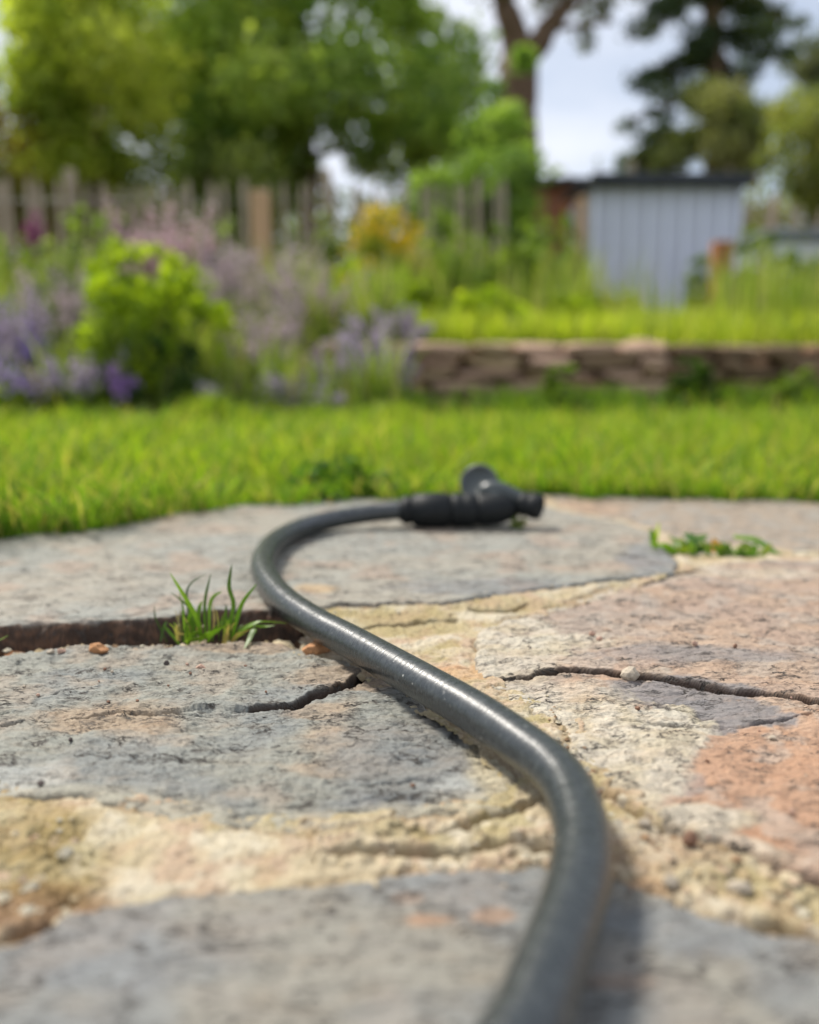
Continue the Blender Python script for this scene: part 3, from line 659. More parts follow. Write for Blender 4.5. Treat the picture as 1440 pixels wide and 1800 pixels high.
peb('mortar_crumb', 'flat cream flake lying on the lower crumbled joint', 'crumb', 1302, 1558, 52, 20, 'cream', 15, 0.7)
peb('mortar_crumb', 'rounded cream crumb at the foot of the crumbled joint, right of the hose', 'crumb', 1180, 1548, 34, 24, 'cream', 16)
peb('mortar_crumb', 'pale crumb close to the right side of the near hose bend', 'crumb', 1132, 1440, 30, 13, 'cream', 17, .7)
peb('mortar_crumb', 'brown crumb touching the right side of the hose bend', 'crumb', 1048, 1392, 20, 15, 'brown', 18)
peb('pebble', 'pale pebble on the orange patch under the grey stain', 'pebble', 1358, 1298, 16, 8, 'cream', 19)
peb('pebble', 'brown pebble between cream mortar and grey stain', 'pebble', 1122, 1247, 13, 6, 'brown', 20)
peb('pebble', 'brown pebble on the orange part of the reddish stone', 'pebble', 1243, 1338, 9, 5, 'brown', 21)
peb('pebble', 'pale flat pebble low on the orange stone near the right edge', 'pebble', 1392, 1428, 12, 7, 'pink', 22)
peb('bark_chip', 'orange brown bark chip at the front lip of the crevice', 'chip', 172, 1137, 50, 13, 'straw', 23, .5)
peb('bark_chip', 'brown curled bark chip under the hose at the end of the crevice', 'chip', 560, 1140, 60, 24, 'straw', 24, .6)
peb('pebble', 'pale pebble at the front lip of the crevice, left of the bark chip', 'pebble', 88, 1138, 16, 8, 'cream', 25)
peb('pebble', 'reddish pebble at the front lip of the crevice beside the bark chip', 'pebble', 108, 1137, 16, 9, 'pink', 26)
for k in range(46):
    px, py = random.choice([(random.uniform(880, 1430), random.uniform(1100, 1480)), (random.uniform(1080, 1430), random.uniform(1450, 1600)), (random.uniform(20, 500), random.uniform(1150, 1240)), (random.uniform(560, 960), random.uniform(1460, 1530))])
    peb('grit', 'tiny loose speck of grit scattered over the paving stones', 'grit', px, py, random.uniform(4, 8), 4, random.choice(['cream', 'brown', 'pink', 'brown']), 30 + k, .9, 'grit scattered on the paving')
# crumbs filling the broken joints (uncountable)
def crumbs():
    tmpl = np.array([(0.9,0,0.1),(0.3,0.8,0.2),(-0.7,0.5,0),(-0.6,-0.6,0.15),(0.4,-0.8,0.05),(0.1,0,0.75)])
    tf = np.array([(0,1,5),(1,2,5),(2,3,5),(3,4,5),(4,0,5)])
    V = []; Fs = []; Cc = []; k = 0
    zones = [((1110,1440),(1440,1640),50,.8), ((570,980),(1470,1525),25,.7), ((1000,1140),(1300,1440),45,.6), ((0,140),(1440,1640),30,1.0), ((560,1180),(1040,1080),40,.5), ((-40,520),(1112,1132),170,.7), ((960,1120),(1420,1540),20,.8), ((-41,520),(0,0),240,2.6)]
    for (xr, yr, cnt, sc) in zones:
        inside = xr[0] == -41
        for _ in range(cnt):
            x0, x1 = xr; y0, y1 = yr
            if xr[0] == 1110: px = random.uniform(1110, 1440); py = 1470 + (px - 1110) * 0.42 + random.gauss(0, 22)
            elif xr[0] == 1000: px = random.uniform(960, 1060); py = 1240 + (px - 960) * 1.5 + random.gauss(0, 16)
            elif xr[0] == -40 : px = random.uniform(-40, 540); py = 1132 - (px) * 0.022 + random.gauss(0, 4)
            elif xr[0] == -41: px = random.uniform(-60, 540); py = 1128 - px * 0.035 + random.uniform(-14, 8)
            elif xr[0] == 560: px = random.uniform(560, 1180); py = 1085 - (px - 560) * 0.085 + random.gauss(0, 9)
            else: px = random.uniform(x0, x1); py = random.uniform(y0, y1)
            p = G(px, py); s = abs(random.gauss(0, 1)) * 0.0011 * sc + 0.0006
            a = random.uniform(0, 6.28); ca, sa = math.cos(a), math.sin(a)
            T = tmpl * (1 + 0.5 * rng.random((6, 3))) * s; R = np.stack([T[:, 0] * ca - T[:, 1] * sa, T[:, 0] * sa + T[:, 1] * ca, T[:, 2] * random.uniform(.5, 1.2)], 1)
            zz = topz(p.x, p.y)
            if inside: zz = -0.018 + random.uniform(0, .008)
            V.append(R + np.array([p.x, p.y, zz - 0.0003])); Fs.append(tf + 6 * k); k += 1
            soil = zz < -0.012
            c = random.choice([(0.10, .055, .03), (.28, .14, .07), (.06, .035, .02), (.16, .08, .045)] if soil else [(0.52, 0.44, 0.3), (0.42, 0.33, 0.2), (0.5, 0.38, 0.27), (0.3, 0.2, 0.12), (0.5, 0.46, 0.36)])
            Cc.append(np.tile(c, (6, 1)))
    o = link('mortar_crumbs', mesh_np('mortar_crumbs', np.concatenate(V), np.concatenate(Fs), False, np.concatenate(Cc)), M_MORTAR)
    tag(o, 'loose crumbs of mortar and soil in the joints of the paving', 'crumbs', kind='stuff')
crumbs()

# ------------------------------------------------------------------ grass
def grass_mesh(name, label, N, posf, hf, wf, palette, lean=0.45, cat='grass', m=None, seg=3, flop=0.0):
    x, y, z = posf(N); N = len(x)
    h = hf(x, y, N); w = wf(x, y, N)
    a = rng.random(N) * 2 * np.pi; ln = h * lean * (0.3 + rng.random(N)); dx, dy = np.cos(a) * ln, np.sin(a) * ln - flop * h
    b = rng.random(N) * 2 * np.pi; sx, sy = np.cos(b) * w / 2, np.sin(b) * w / 2
    V = np.zeros((N, 2 * seg + 1, 3)); ts = np.linspace(0, 1, seg + 1)
    pal = np.array(palette); ci = rng.integers(0, len(pal), N); c = pal[ci] * (0.8 + 0.4 * rng.random((N, 1)))
    Cc = np.zeros((N, 2 * seg + 1, 3))
    for i, t in enumerate(ts[:-1]):
        wid = (1 - t ** 1.6)
        cx, cy, cz = x + dx * t * t, y + dy * t * t, z + h * t * (1 - 0.22 * t * t)
        V[:, 2 * i] = np.stack([cx - sx * wid, cy - sy * wid, cz], 1); V[:, 2 * i + 1] = np.stack([cx + sx * wid, cy + sy * wid, cz], 1)
        Cc[:, 2 * i] = Cc[:, 2 * i + 1] = c
    V[:, -1] = np.stack([x + dx, y + dy, z + h * 0.78], 1); Cc[:, -1] = c
    base = (np.arange(N) * (2 * seg + 1))[:, None]
    tris = []
    for i in range(seg - 1): tris += [(2*i, 2*i+1, 2*i+3), (2*i, 2*i+3, 2*i+2)]
    tris.append((2*(seg-1), 2*(seg-1)+1, 2*seg))
    Ft = (base[:, :, None] + np.array(tris)[None]).reshape(-1, 3)
    o = link(name, mesh_np(name, V.reshape(-1, 3), Ft, True, Cc.reshape(-1, 3)), m or M_GRASS)
    return tag(o, label, cat, kind='stuff')
def lawn_pos(N):
    y = np.exp(rng.random(N) * math.log(3.6 / 0.8)) * 0.8
    x = (rng.random(N) * 2 - 1) * (0.72 * y + 0.25)
    e = edge_y(x) + 0.03 * pn(x * 18, y * 0 + 1.3, 3) + 0.012 * rng.random(N)
    k = (y > e) & (y < np.where(x > -0.2, np.where(x < 1.0, 2.98, 3.1), 2.68)); x, y = x[k], y[k]
    return x, y, np.full(len(x), -0.012)
LAWN = [(0.26, 0.38, 0.02), (0.33, 0.44, 0.025), (0.18, 0.30, 0.02), (0.42, 0.48, 0.05), (0.09, 0.18, 0.02), (0.44, 0.38, 0.12), (0.14, 0.26, 0.03)]
patch = lambda x, y: np.clip(0.8 + 0.6 * pn(x * 5, y * 5, 8) + 0.8 * pn(x * 22, y * 22, 18), 0.25, 1.7)
grass_mesh('lawn_grass', 'short bright green lawn grass between the paving and the flower border', 80000, lawn_pos, lambda x, y, n: (0.028 + 0.045 * rng.random(n) + 0.04 * (rng.random(n) > .9)) * patch(x, y) * (0.8 + 0.12 * y), lambda x, y, n: (0.0016 + 0.0014 * rng.random(n)) * (0.5 + 0.75 * y), LAWN, 0.7)
def fringe_pos(N):                 # longer blades overhanging the stones at the edge
    x = (rng.random(N) * 2 - 1) * 1.1; y = edge_y(x) + 0.03 * rng.random(N) - 0.008 + 0.03 * pn(x * 18, x * 0 + 1.3, 3)
    k = (rng.random(N) < np.where(x < -0.27, 1.0, 0.45)); return x[k], y[k], np.full(k.sum(), -0.004)
grass_mesh('edge_grass', 'longer darker grass blades fringing the paving edge', 7500, fringe_pos, lambda x, y, n: 0.018 + (0.085 * rng.random(n) ** 1.7) * np.where(x < -0.22, 1.0, 0.5), lambda x, y, n: 0.002 + 0.002 * rng.random(n), [(0.10, 0.20, 0.02), (0.15, 0.27, 0.025), (0.2, 0.33, 0.03), (0.07, 0.14, 0.02), (0.42, 0.38, 0.15)], 0.8, flop=0.4)
def bed_pos(N):
    y = 3.55 + (rng.random(N) ** 1.6) * 6; x = -0.4 * y + 1.25 + rng.random(N) * (0.95 * y)
    return x, y, bed_z(x, y)
grass_mesh('tall_grass', 'tall lime green grass growing on the raised bed behind the stone wall', 16000, bed_pos, lambda x, y, n: (0.10 + 0.16 * rng.random(n)) * np.clip(0.7 + (y - 3.5) * 0.5, .6, 1.9), lambda x, y, n: 0.006 + 0.008 * rng.random(n), [(0.33, 0.42, 0.03), (0.4, 0.46, 0.045), (0.26, 0.36, 0.03), (0.45, 0.48, 0.1)], 0.5)
def reed_pos(N):
    y = 4.6 + rng.random(N) * 3.6; px_ = 640 + rng.random(N) * 900
    x = (px_ - 720) / F * y; k = ~((px_ > 1030) & (px_ < 1250) & (y < 9) & (rng.random(N) < .85)); return x[k], y[k], bed_z(x[k], y[k])
grass_mesh('meadow_grass', 'tall thin meadow grass and stems standing at the back of the raised bed', 9000, reed_pos, lambda x, y, n: (0.25 + 0.55 * rng.random(n)) * np.clip(1.0 + 0.5 * pn(x * 2.2, y * 1.2, 5), .5, 1.4), lambda x, y, n: 0.008 + 0.012 * rng.random(n), [(0.25, 0.35, 0.05), (0.33, 0.38, 0.09), (0.18, 0.27, 0.05), (0.4, 0.38, 0.18)], 0.18)
def foot_pos(N):
    x = rng.random(N) * 3.2 - 0.35; y = np.where(x < 0.98, WALL_L, WALL_R) - 0.02 - 0.42 * rng.random(N) ** 1.3
    k = rng.random(N) < np.clip(0.45 + 1.1 * pn(x * 3.5, x * 0, 21), 0.16, 1); return x[k], y[k], np.full(k.sum(), -0.01)
grass_mesh('wall_foot_weeds', 'rank green weeds along the foot of the low stone wall', 7000, foot_pos, lambda x, y, n: 0.05 + 0.13 * rng.random(n), lambda x, y, n: 0.006 + 0.008 * rng.random(n), [(0.10, 0.18, 0.02), (0.17, 0.28, 0.03), (0.07, 0.12, 0.025)], 0.5)

def border_pos(N):
    px_ = -60 + rng.random(N) * 760; y = 2.9 + rng.random(N) * 2.6; x = (px_ - 720) / F * y; return x, y, np.maximum(bed_z(x, y), -0.03)
grass_mesh('border_stems', 'thin green and straw coloured stems tangled through the flower border', 17000, border_pos, lambda x, y, n: (0.12 + 0.42 * rng.random(n)) * np.clip(0.75 + .30 * (np.minimum(y, 4.0) - 2.9) - .15 * np.maximum(y - 4.0, 0) + 0.7 * pn(x * 2.5, y * 2, 15), .3, 1.6), lambda x, y, n: 0.005 + 0.009 * rng.random(n), [(0.20, 0.29, 0.06), (0.28, 0.36, 0.08), (0.13, 0.2, 0.05), (0.36, 0.33, 0.2), (0.33, 0.42, 0.06)], 0.3)
def front_pos(N):
    x = -2.2 + rng.random(N) * 2.3; y = 2.62 + 0.3 * rng.random(N); return x, y, np.full(N, -0.012)
grass_mesh('border_edge_weeds', 'mixed grass and weeds where the lawn meets the flower border', 5000, front_pos, lambda x, y, n: (0.03 + 0.09 * rng.random(n)) * np.clip(0.8 + pn(x * 4, y * 0, 31), .4, 1.5), lambda x, y, n: 0.006 + 0.008 * rng.random(n), [(0.2, 0.3, 0.03), (0.12, 0.2, 0.03), (0.3, 0.38, 0.04)], 0.6)
# ------------------------------------------------------------------ leafy things
def leaf_cloud(centres, n, size, palette, squash=1.0, shell=0.35, seedc=0):
    """centres: array (m,4) x y z r. quads of leaf shape spread through the volumes."""
    C_ = np.array(centres, float); wgt = C_[:, 3] ** 2; wgt /= wgt.sum()
    k = rng.choice(len(C_), n, p=wgt); d = rng.normal(size=(n, 3)); d /= np.linalg.norm(d, axis=1)[:, None]
    r = C_[k, 3] * (shell + (1 - shell) * rng.random(n) ** 0.5) * (0.75 + 0.25 * rng.random(n) + 0.28 * np.abs(rng.normal(size=n)))
    P = C_[k, :3] + d * r[:, None] * np.array([1, 1, squash])
    t = rng.normal(size=(n, 3)); t /= np.linalg.norm(t, axis=1)[:, None]
    nn = rng.normal(size=(n, 3)) + np.array([0, 0, 0.6]); b = np.cross(t, nn); b /= np.linalg.norm(b, axis=1)[:, None]
    s = size * (0.6 + 0.8 * rng.random(n))[:, None]
    V = np.stack([P - t * s * .5, P + b * s * .3, P + t * s * .5, P - b * s * .3], 1).reshape(-1, 3)
    Fq = np.arange(4 * n).reshape(n, 4)
    pal = np.array(palette); tint = pal[(k * 7 + seedc) % len(pal)] * 0.5 + pal[rng.integers(0, len(pal), n)] * 0.5
    tint = tint * (0.75 + 0.5 * rng.random((n, 1)))
    return V, Fq, np.repeat(tint, 4, 0)
def cloud_part(name, parent, arr, m=None):
    V, Fq, Cc = arr
    return link(name, mesh_np(name, V, Fq, False, Cc), m or M_LEAF, parent)
def blobs(c, R, n, r0, r1, inner=0.3):
    out = []
    for _ in range(n):
        d = Vector((random.gauss(0, 1), random.gauss(0, 1), random.gauss(0, 1))).normalized()
        q = inner + (1 - inner) * random.random() ** 0.6
        out.append((c[0] + d.x * R[0] * q, c[1] + d.y * R[1] * q, c[2] + d.z * R[2] * q, random.uniform(r0, r1)))
    return out
def limb(p0, p1, r0, r1, wob=0.08, n=5):
    p0, p1 = Vector(p0), Vector(p1); L = (p1 - p0).length
    P = [p0.lerp(p1, i / n) + (Vector((random.uniform(-1, 1), random.uniform(-1, 1), random.uniform(-.5, .5))) * wob * L if 0 < i < n else Vector()) for i in range(n + 1)]
    pts = catmull(P, 3); return pts, [r0 + (r1 - r0) * i / (len(pts) - 1) for i in range(len(pts))]
def tree(name, label, base, crown, nleaf, lsize, pal, trunk_r=0.12, group=None, squash=0.8, inner_limb=6, bark=M_BARK):
    root = empty(name, base); tag(root, label, 'tree', group)
    top = Vector((np.mean([c[0] for c in crown]), np.mean([c[1] for c in crown]), np.mean([c[2] for c in crown])))
    P, R = limb(base, top, trunk_r, trunk_r * 0.4, 0.02); tube('trunk', P, R, bark, root, 12)
    for k in range(inner_limb):
        c = random.choice(crown); s = Vector(base).lerp(top, random.uniform(0.4, 0.85))
        P, R = limb(s, c[:3], trunk_r * 0.4, trunk_r * 0.1, 0.06); tube('limb', P, R, bark, root, 8)
    cloud_part('crown', root, leaf_cloud(crown, nleaf, lsize, pal, squash)); return root
def at_ground(px, Y, z=0.4):
    p = at(px, 600, Y); return (p.x, Y, z)

# big dark broadleaf on the left
def pb(px, py, Y, r): p = at(px, py, Y); return (p.x, p.y + random.uniform(-.8, .8), p.z, r)
DKL = [(0.15, 0.23, 0.09), (0.26, 0.38, 0.10), (0.38, 0.50, 0.13), (0.50, 0.58, 0.16), (0.20, 0.30, 0.12), (0.42, 0.50, 0.14)]
cr = [pb(random.uniform(270, 900), random.uniform(-260, 250), 13 + random.uniform(-1.2, 1.5), random.uniform(.3, .62)) for _ in range(125)]
cr = [c for c in cr if not (to_px(*c[:3])[0] > 835 or (to_px(*c[:3])[0] > 745 and to_px(*c[:3])[1] < 80))] + [pb(420, 290, 13, .5), pb(340, 280, 13, .55), pb(480, 290, 12.6, .4), pb(800, 90, 13, .6), pb(700, 240, 13, .5), pb(760, 180, 13, .5), pb(380,230,12.4,.6), pb(460,220,12.5,.6), pb(560,200,12.5,.6), pb(640,250,12.8,.45)] + [pb(random.uniform(230, 500), random.uniform(250, 345), 12.8, random.uniform(.35, .5)) for _ in range(12)] + [pb(random.uniform(620, 760), random.uniform(230, 320), 13, random.uniform(.2, .32)) for _ in range(6)]
tree('broadleaf_tree', 'big dense dark green tree with a wide crown behind the paling fence', at_ground(560, 13), cr, 36000, 0.14, DKL, 0.16)
YEL = [(0.48, 0.54, 0.09), (0.58, 0.60, 0.14), (0.40, 0.48, 0.09), (0.28, 0.36, 0.08)]
cr = [pb(random.uniform(80, 250), random.uniform(-120, 330), 10.5 + random.uniform(-.8, .8), random.uniform(.28, .5)) for _ in range(52)]
tree('yellow_green_tree', 'yellow green young tree left of the big dark tree', at_ground(180, 10.5), cr, 17000, 0.11, YEL, 0.07)
cr = [pb(random.uniform(-160, 60), random.uniform(170, 380), 9.5 + random.uniform(-.5, .5), random.uniform(.25, .4)) for _ in range(16)] + [pb(-20, 215, 9.5, .25)]
tree('reddish_shrub_tree', 'reddish olive shrub at the left edge behind the fence', at_ground(-40, 9.5), cr, 5000, 0.09, [(0.26, 0.14, 0.05), (0.2, 0.2, 0.05), (0.14, 0.17, 0.04), (.2, .2, .04)], 0.05)
cr = [pb(random.uniform(-120, 460), random.uniform(275, 430), 11.5 + random.uniform(-.5, .5), random.uniform(.3, .5)) for _ in range(46)]
tree('hazel_bush', 'mid green bush between the paling fence and the yellow green tree', at_ground(250, 11.5), cr, 12000, 0.1, [(0.22, 0.28, 0.09), (0.28, 0.32, 0.11), (0.14, 0.19, 0.06)], 0.05)
# light green shrub before the brown trunk
LGT = [(0.24, 0.36, 0.08), (0.31, 0.42, 0.11), (0.17, 0.28, 0.07), (0.13, 0.21, 0.07)]
cr = [pb(x, y, 8.8 + random.uniform(-.4, .4), r) for x, y, r in ((890, 190, .2), (870, 150, .12), (850, 220, .24), (910, 250, .26), (860, 290, .3), (900, 320, .26), (800, 300, .26), (760, 330, .2), (900, 360, .35), (820, 370, .35), (780, 400, .3), (720, 380, .2), (860, 430, .35), (900, 440, .25), (800, 450, .3), (890, 225, .2), (905, 150, .12))]
tree('light_green_shrub', 'light green pointed shrub in front of the brown tree trunk', at_ground(870, 8.8), cr, 9500, 0.085, LGT, 0.03, inner_limb=9)
# brown bare trunk tree
root = empty('bare_tree', at_ground(915, 17)); tag(root, 'brown forked tree with bare limbs beside the sky gap', 'tree')
P, R = limb(at_ground(918, 17), at(912, 105, 17), 0.40, 0.36, 0.008); tube('trunk', P, R, M_BARK, root, 14)
for a, b, r0, r1 in (((912,112),(872,-60),.30,.18), ((915,112),(990,15),.28,.16), ((985,25),(1060,-40),.12,.07), ((990,25),(985,-90),.09,.06), ((868,-60),(820,-300),.13,.05), ((868,-40),(930,-260),.1,.05), ((1060,-40),(1180,-200),.07,.03), ((960,50),(1080,40),.06,.03)):
    P, R = limb(at(*a, 17), at(*b, 17), r0, r1, 0.04); tube('limb', P, R, M_BARK, root, 10)
cr = [pb(x, y, 17, r) for x, y, r in ((860, -40, .5), (980, -50, .6), (1060, -20, .35), (1010, -160, .9), (880, -180, .9), (1040, 45, .22), (1120, -120, .7), (950, -10, .2))]
cloud_part('crown', root, leaf_cloud(cr, 5200, 0.13, [(0.10, 0.11, 0.04), (0.14, 0.13, 0.06), (0.08, 0.10, 0.04)]))
# conifer on the right
root = empty('cedar_tree', at_ground(1270, 17)); tag(root, 'dark blue green cedar with drooping layered branches behind the grey shed', 'tree')
P, R = limb(at_ground(1270, 17), at(1250, -500, 17), 0.28, 0.08, 0.01); tube('trunk', P, R, M_BARK, root, 12)
cr = []
for (x0, y0, x1, y1) in ((1250,-40,1110,70),(1250,60,1125,150),(1250,150,1105,215),(1245,230,1085,285),(1260,-60,1390,50),(1265,50,1370,110),(1265,-150,1200,-20),(1270,100,1330,200),(1260,-20,1310,20),(1150,240,1130,300),(1290,220,1330,300),(1240,-150,1120,-20),(1260,-150,1380,-60),(1240,100,1180,130)):
    a, b = at(x0, y0, 17), at(x1, y1, 17); P, R = limb(a, b, 0.09, 0.03, 0.03); tube('limb', P, R, M_BARK, root, 8)
    for q in range(7): 
        t = (q + .5) / 7; p = a.lerp(b, t); cr.append((p.x + random.uniform(-.12, .12), p.y + random.uniform(-.6, .6), p.z + random.uniform(-.15, .12), random.uniform(.2, .4)))
cloud_part('crown', root, leaf_cloud(cr, 19000, 0.10, [(0.05, 0.085, 0.05), (0.09, 0.12, 0.07), (0.15, 0.19, 0.05), (0.04, 0.07, 0.055)], 0.55))
cr = [pb(x, y, 15, r) for x, y, r in ((1240, 170, .35), (1250, 210, .4), (1290, 240, .4), (1210, 250, .35), (1260, 280, .45), (1170, 290, .3), (1320, 280, .35), (1265, 140, .22))]
tree('olive_bush', 'olive green tall bush in front of the cedar above the shed', at_ground(1255, 15), cr, 6000, 0.1, [(0.24, 0.27, 0.1), (0.34, 0.33, 0.2), (0.17, 0.21, 0.07)], 0.06)
cr = [pb(x, y, 12, r) for x, y, r in ((1400, 200, .3), (1440, 180, .4), (1380, 250, .35), (1430, 270, .45), (1500, 220, .5), (1360, 320, .3), (1410, 350, .4), (1470, 340, .5), (1370, 380, .3), (1560, 280, .6), (1340, 280, .2))]
tree('willow_bush', 'tall olive green bush at the right edge of the photo', at_ground(1420, 12), cr, 9000, 0.085, [(0.27, 0.29, 0.08), (0.36, 0.34, 0.15), (0.2, 0.24, 0.07), (.14, .18, .06)], 0.05)
cr = [pb(x, y, 30, r) for x, y, r in ((1430, 90, .8), (1460, 130, .9), (1500, 100, 1.2), (1425, 130, .6))]
tree('distant_tree', 'grey green distant tree top at the upper right edge', at_ground(1470, 30), cr, 3500, 0.2, [(0.10, 0.12, 0.07), (0.13, 0.14, 0.09)], 0.2)
# far hedge
hd = []
for k in range(340):
    x = random.uniform(-22, 24); y = 23 + random.uniform(-1, 1); hd.append((x, y, random.uniform(0.6, 4.4) + 0.3 * math.sin(x * .8), random.uniform(.7, 1.1)))
V, Fq, Cc = leaf_cloud(hd, 52000, 0.24, [(0.15, 0.19, 0.07), (0.2, 0.23, 0.1), (0.1, 0.14, 0.06), (0.22, 0.22, 0.12)])
tag(link('far_hedge', mesh_np('far_hedge', V, Fq, False, Cc), M_LEAF), 'green hedgerow closing the garden at the back', 'hedge', kind='stuff')

# ------------------------------------------------------------------ paling fence, posts
def boxm(name, sx, sy, sz, z0=0.0, bev=0.0, taper=0.0):
    import bmesh
    bm = bmesh.new(); bmesh.ops.create_cube(bm, size=1)
    for v in bm.verts:
        t = 1 - taper if v.co.z > 0 else 1
        v.co = Vector((v.co.x * sx * t, v.co.y * sy * t, (v.co.z + 0.5) * sz + z0))
    if bev: bmesh.ops.bevel(bm, geom=bm.edges[:], offset=bev, segments=1, affect='EDGES')
    me = bpy.data.meshes.new(name); bm.to_mesh(me); bm.free(); return me
def paling_fence(label, x0, x1, Y, z0, hgt, step=0.085):
    root = empty('paling_fence', ((x0 + x1) / 2, Y, z0)); tag(root, label, 'fence')
    ms = []
    for k in range(5):
        import bmesh
        w = random.uniform(.028, .042); h = hgt * random.uniform(.93, 1.03)
        V = [(-w/2, -.01, 0), (w/2, -.01, 0), (w/2, .01, 0), (-w/2, .01, 0), (-w/2, -.01, h*.95), (w/2, -.01, h*.95), (w/2, .01, h*.95), (-w/2, .01, h*.95), (0, -.008, h), (0, .008, h)]
        Fs = [(0,1,5,8,4), (1,2,6,5), (2,3,7,9,6), (3,0,4,7), (4,8,9,7), (5,6,9,8)]
        me = mesh_py('pale', V, Fs); me.materials.append(M_PALE); ms.append(me)
    x = x0
    while x < x1:
        o = link('pale', random.choice(ms), None, root, (x - root.location.x, random.uniform(-.008, .008), random.uniform(-.03, .01)))
        o.rotation_euler = (0, random.uniform(-.04, .04), random.uniform(-.3, .3)); x += step * random.uniform(.8, 1.25)
    for hz in (0.18, 0.85):
        tube('wire', [Vector((x0, Y - .015, z0 + hgt * hz)), Vector(((x0 + x1) / 2, Y - .015, z0 + hgt * hz - .01)), Vector((x1, Y - .015, z0 + hgt * hz))], 0.003, M_WIRE, root, 6)
    for px in np.arange(x0 + .4, x1, 1.9):
        me = boxm('fence_post', .07, .07, hgt * 1.02, 0, 0.006); link('fence_post', me, M_PALE, root, (px - root.location.x, .05, 0))
xa, xb = at(-420, 400, 6.6).x, at(905, 400, 6.6).x
paling_fence('weathered chestnut paling fence behind the flower border', xa, xb, 6.6, 0.30, 1.3)
def post(name, label, px, pyt, Y, wpx, m):
    p = at(px, pyt, Y); zb = float(bed_z(np.array([p.x]), np.array([Y]))[0]) - .03
    me = boxm(name, wpx * Y / F, wpx * Y / F, p.z - zb, 0, .006); me.materials.append(m)
    o = link(name, me); o.location = (p.x, Y, zb); return tag(o, label, 'post')
post('wooden_post', 'tan wooden post standing among the flowers in front of the fence', 458, 338, 5.4, 30, M_POST)
post('wooden_post', 'reddish wooden post in front of the grey shed', 1270, 425, 7.5, 30, M_RUST)
post('wooden_post', 'slim pinkish post between the brown hut and the grey shed', 1024, 345, 9.0, 12, M_POST)

# ------------------------------------------------------------------ shed, hut, box
def boards(root, x0, x1, yf, z0, z1, n, m, name='board', gap=0.006, th=0.02, back=0.0):
    w = (x1 - x0) / n; me = boxm(name, w - gap, th, z1 - z0, 0, 0.003); me.materials.append(m)
    for k in range(n):
        o = link(name, me, None, root, (x0 + (k + .5) * w - root.location.x, yf - root.location.y + random.uniform(-.003, .003), z0 - root.location.z))
def shed():
    Y = 10.0; a, b = at(1047, 318, Y), at(1303, 318, Y); z0, z1 = 0.45, a.z
    root = empty('garden_shed', ((a.x + b.x) / 2, Y, z0)); tag(root, 'blue grey boarded garden shed with dark roof at the back right', 'shed')
    boards(root, a.x, b.x, Y, z0, z1, 8, M_SHEDB)
    w = (b.x - a.x) / 8; mb = boxm('batten', 0.055, 0.02, z1 - z0 - .02, 0, .003); mb.materials.append(M_SHEDL)
    for k in range(0, 9):
        link('batten', mb, None, root, (a.x + k * w - root.location.x, -.022, .0))
    for xs, nm in ((a.x + .012, 'side_wall'), (b.x - .012, 'side_wall')):
        me = boxm(nm, .024, 1.6, z1 - z0 - .02); link(nm, me, M_SHEDB, root, (xs - root.location.x, .815, 0))
    me = boxm('back_wall', b.x - a.x - .06, .024, z1 - z0 - .02); link('back_wall', me, M_SHEDB, root, (0, 1.6, 0))
    rf = boxm('roof', b.x - a.x + .16, 1.9, .07, 0, .01); o = link('roof', rf, M_ROOF, root, (0, .78, z1 - z0 + .01)); o.rotation_euler = (0.10, 0, 0)
    fs = boxm('fascia', b.x - a.x + .16, .025, .12, 0, .004); link('fascia', fs, M_ROOF, root, (0, -.19, z1 - z0 - .07))
shed()
x0, x1 = at(1090, 300, 9.5).x, at(1310, 300, 9.5).x
ztip = at(1200, 288, 12.2).z
paling_fence('paling fence rising just behind the roof of the grey shed', at(1060, 300, 12.2).x, at(1330, 300, 12.2).x, 12.2, 0.5, ztip - 0.5, 0.13)
paling_fence('weathered paling fence right of the grey shed behind the storage box', at(1312, 300, 10.5).x, at(1620, 300, 10.5).x, 10.5, 0.42, at(1400, 345, 10.5).z - 0.42, 0.1)
def hut():
    Y = 13.0; a, b = at(925, 318, Y), at(1042, 318, Y); z0, z1 = 0.5, a.z
    root = empty('brown_hut', ((a.x + b.x) / 2, Y, z0)); tag(root, 'small red brown wooden hut with dark roof left of the grey shed', 'hut')
    boards(root, a.x, b.x, Y, z0, z1, 7, M_HUT)
    for xs in (a.x + .012, b.x - .012):
        link('side_wall', boxm('side_wall', .024, 2.0, z1 - z0), M_HUT, root, (xs - root.location.x, 1.02, 0))
    link('back_wall', boxm('back_wall', b.x - a.x - .06, .024, z1 - z0), M_HUT, root, (0, 2.0, 0))
    o = link('roof', boxm('roof', b.x - a.x + .3, 2.4, .08, 0, .01), M_ROOF, root, (0, .95, z1 - z0 + .02)); o.rotation_euler = (.08, 0, 0)
    link('door', boxm('door', .45, .02, 1.5, 0, .004), M_RUST, root, (.28, -.022, z1 - z0 - 1.62))
hut()
def box_():
    Y = 8.5; a, b = at(1348, 425, Y), at(1560, 425, Y); z0, z1 = 0.38, a.z
    root = empty('storage_box', ((a.x + b.x) / 2, Y, z0)); tag(root, 'grey slatted storage box with dark lid at the right edge', 'box')
    boards(root, a.x, b.x, Y, z0, z1, 8, M_SHEDB)
    for xs in (a.x + .012, b.x - .012):
        link('side_wall', boxm('side_wall', .024, .7, z1 - z0), M_SHEDB, root, (xs - root.location.x, .37, 0))
    o = link('lid', boxm('lid', b.x - a.x + .1, .85, .10, 0, .02), m_plain('dark_grey_lid', (0.13, 0.15, 0.17), .6), root, (0, .36, z1 - z0 + .01))
    link('back_wall', boxm('back_wall', b.x - a.x - .06, .024, z1 - z0), M_SHEDB, root, (0, .7, 0))
box_()

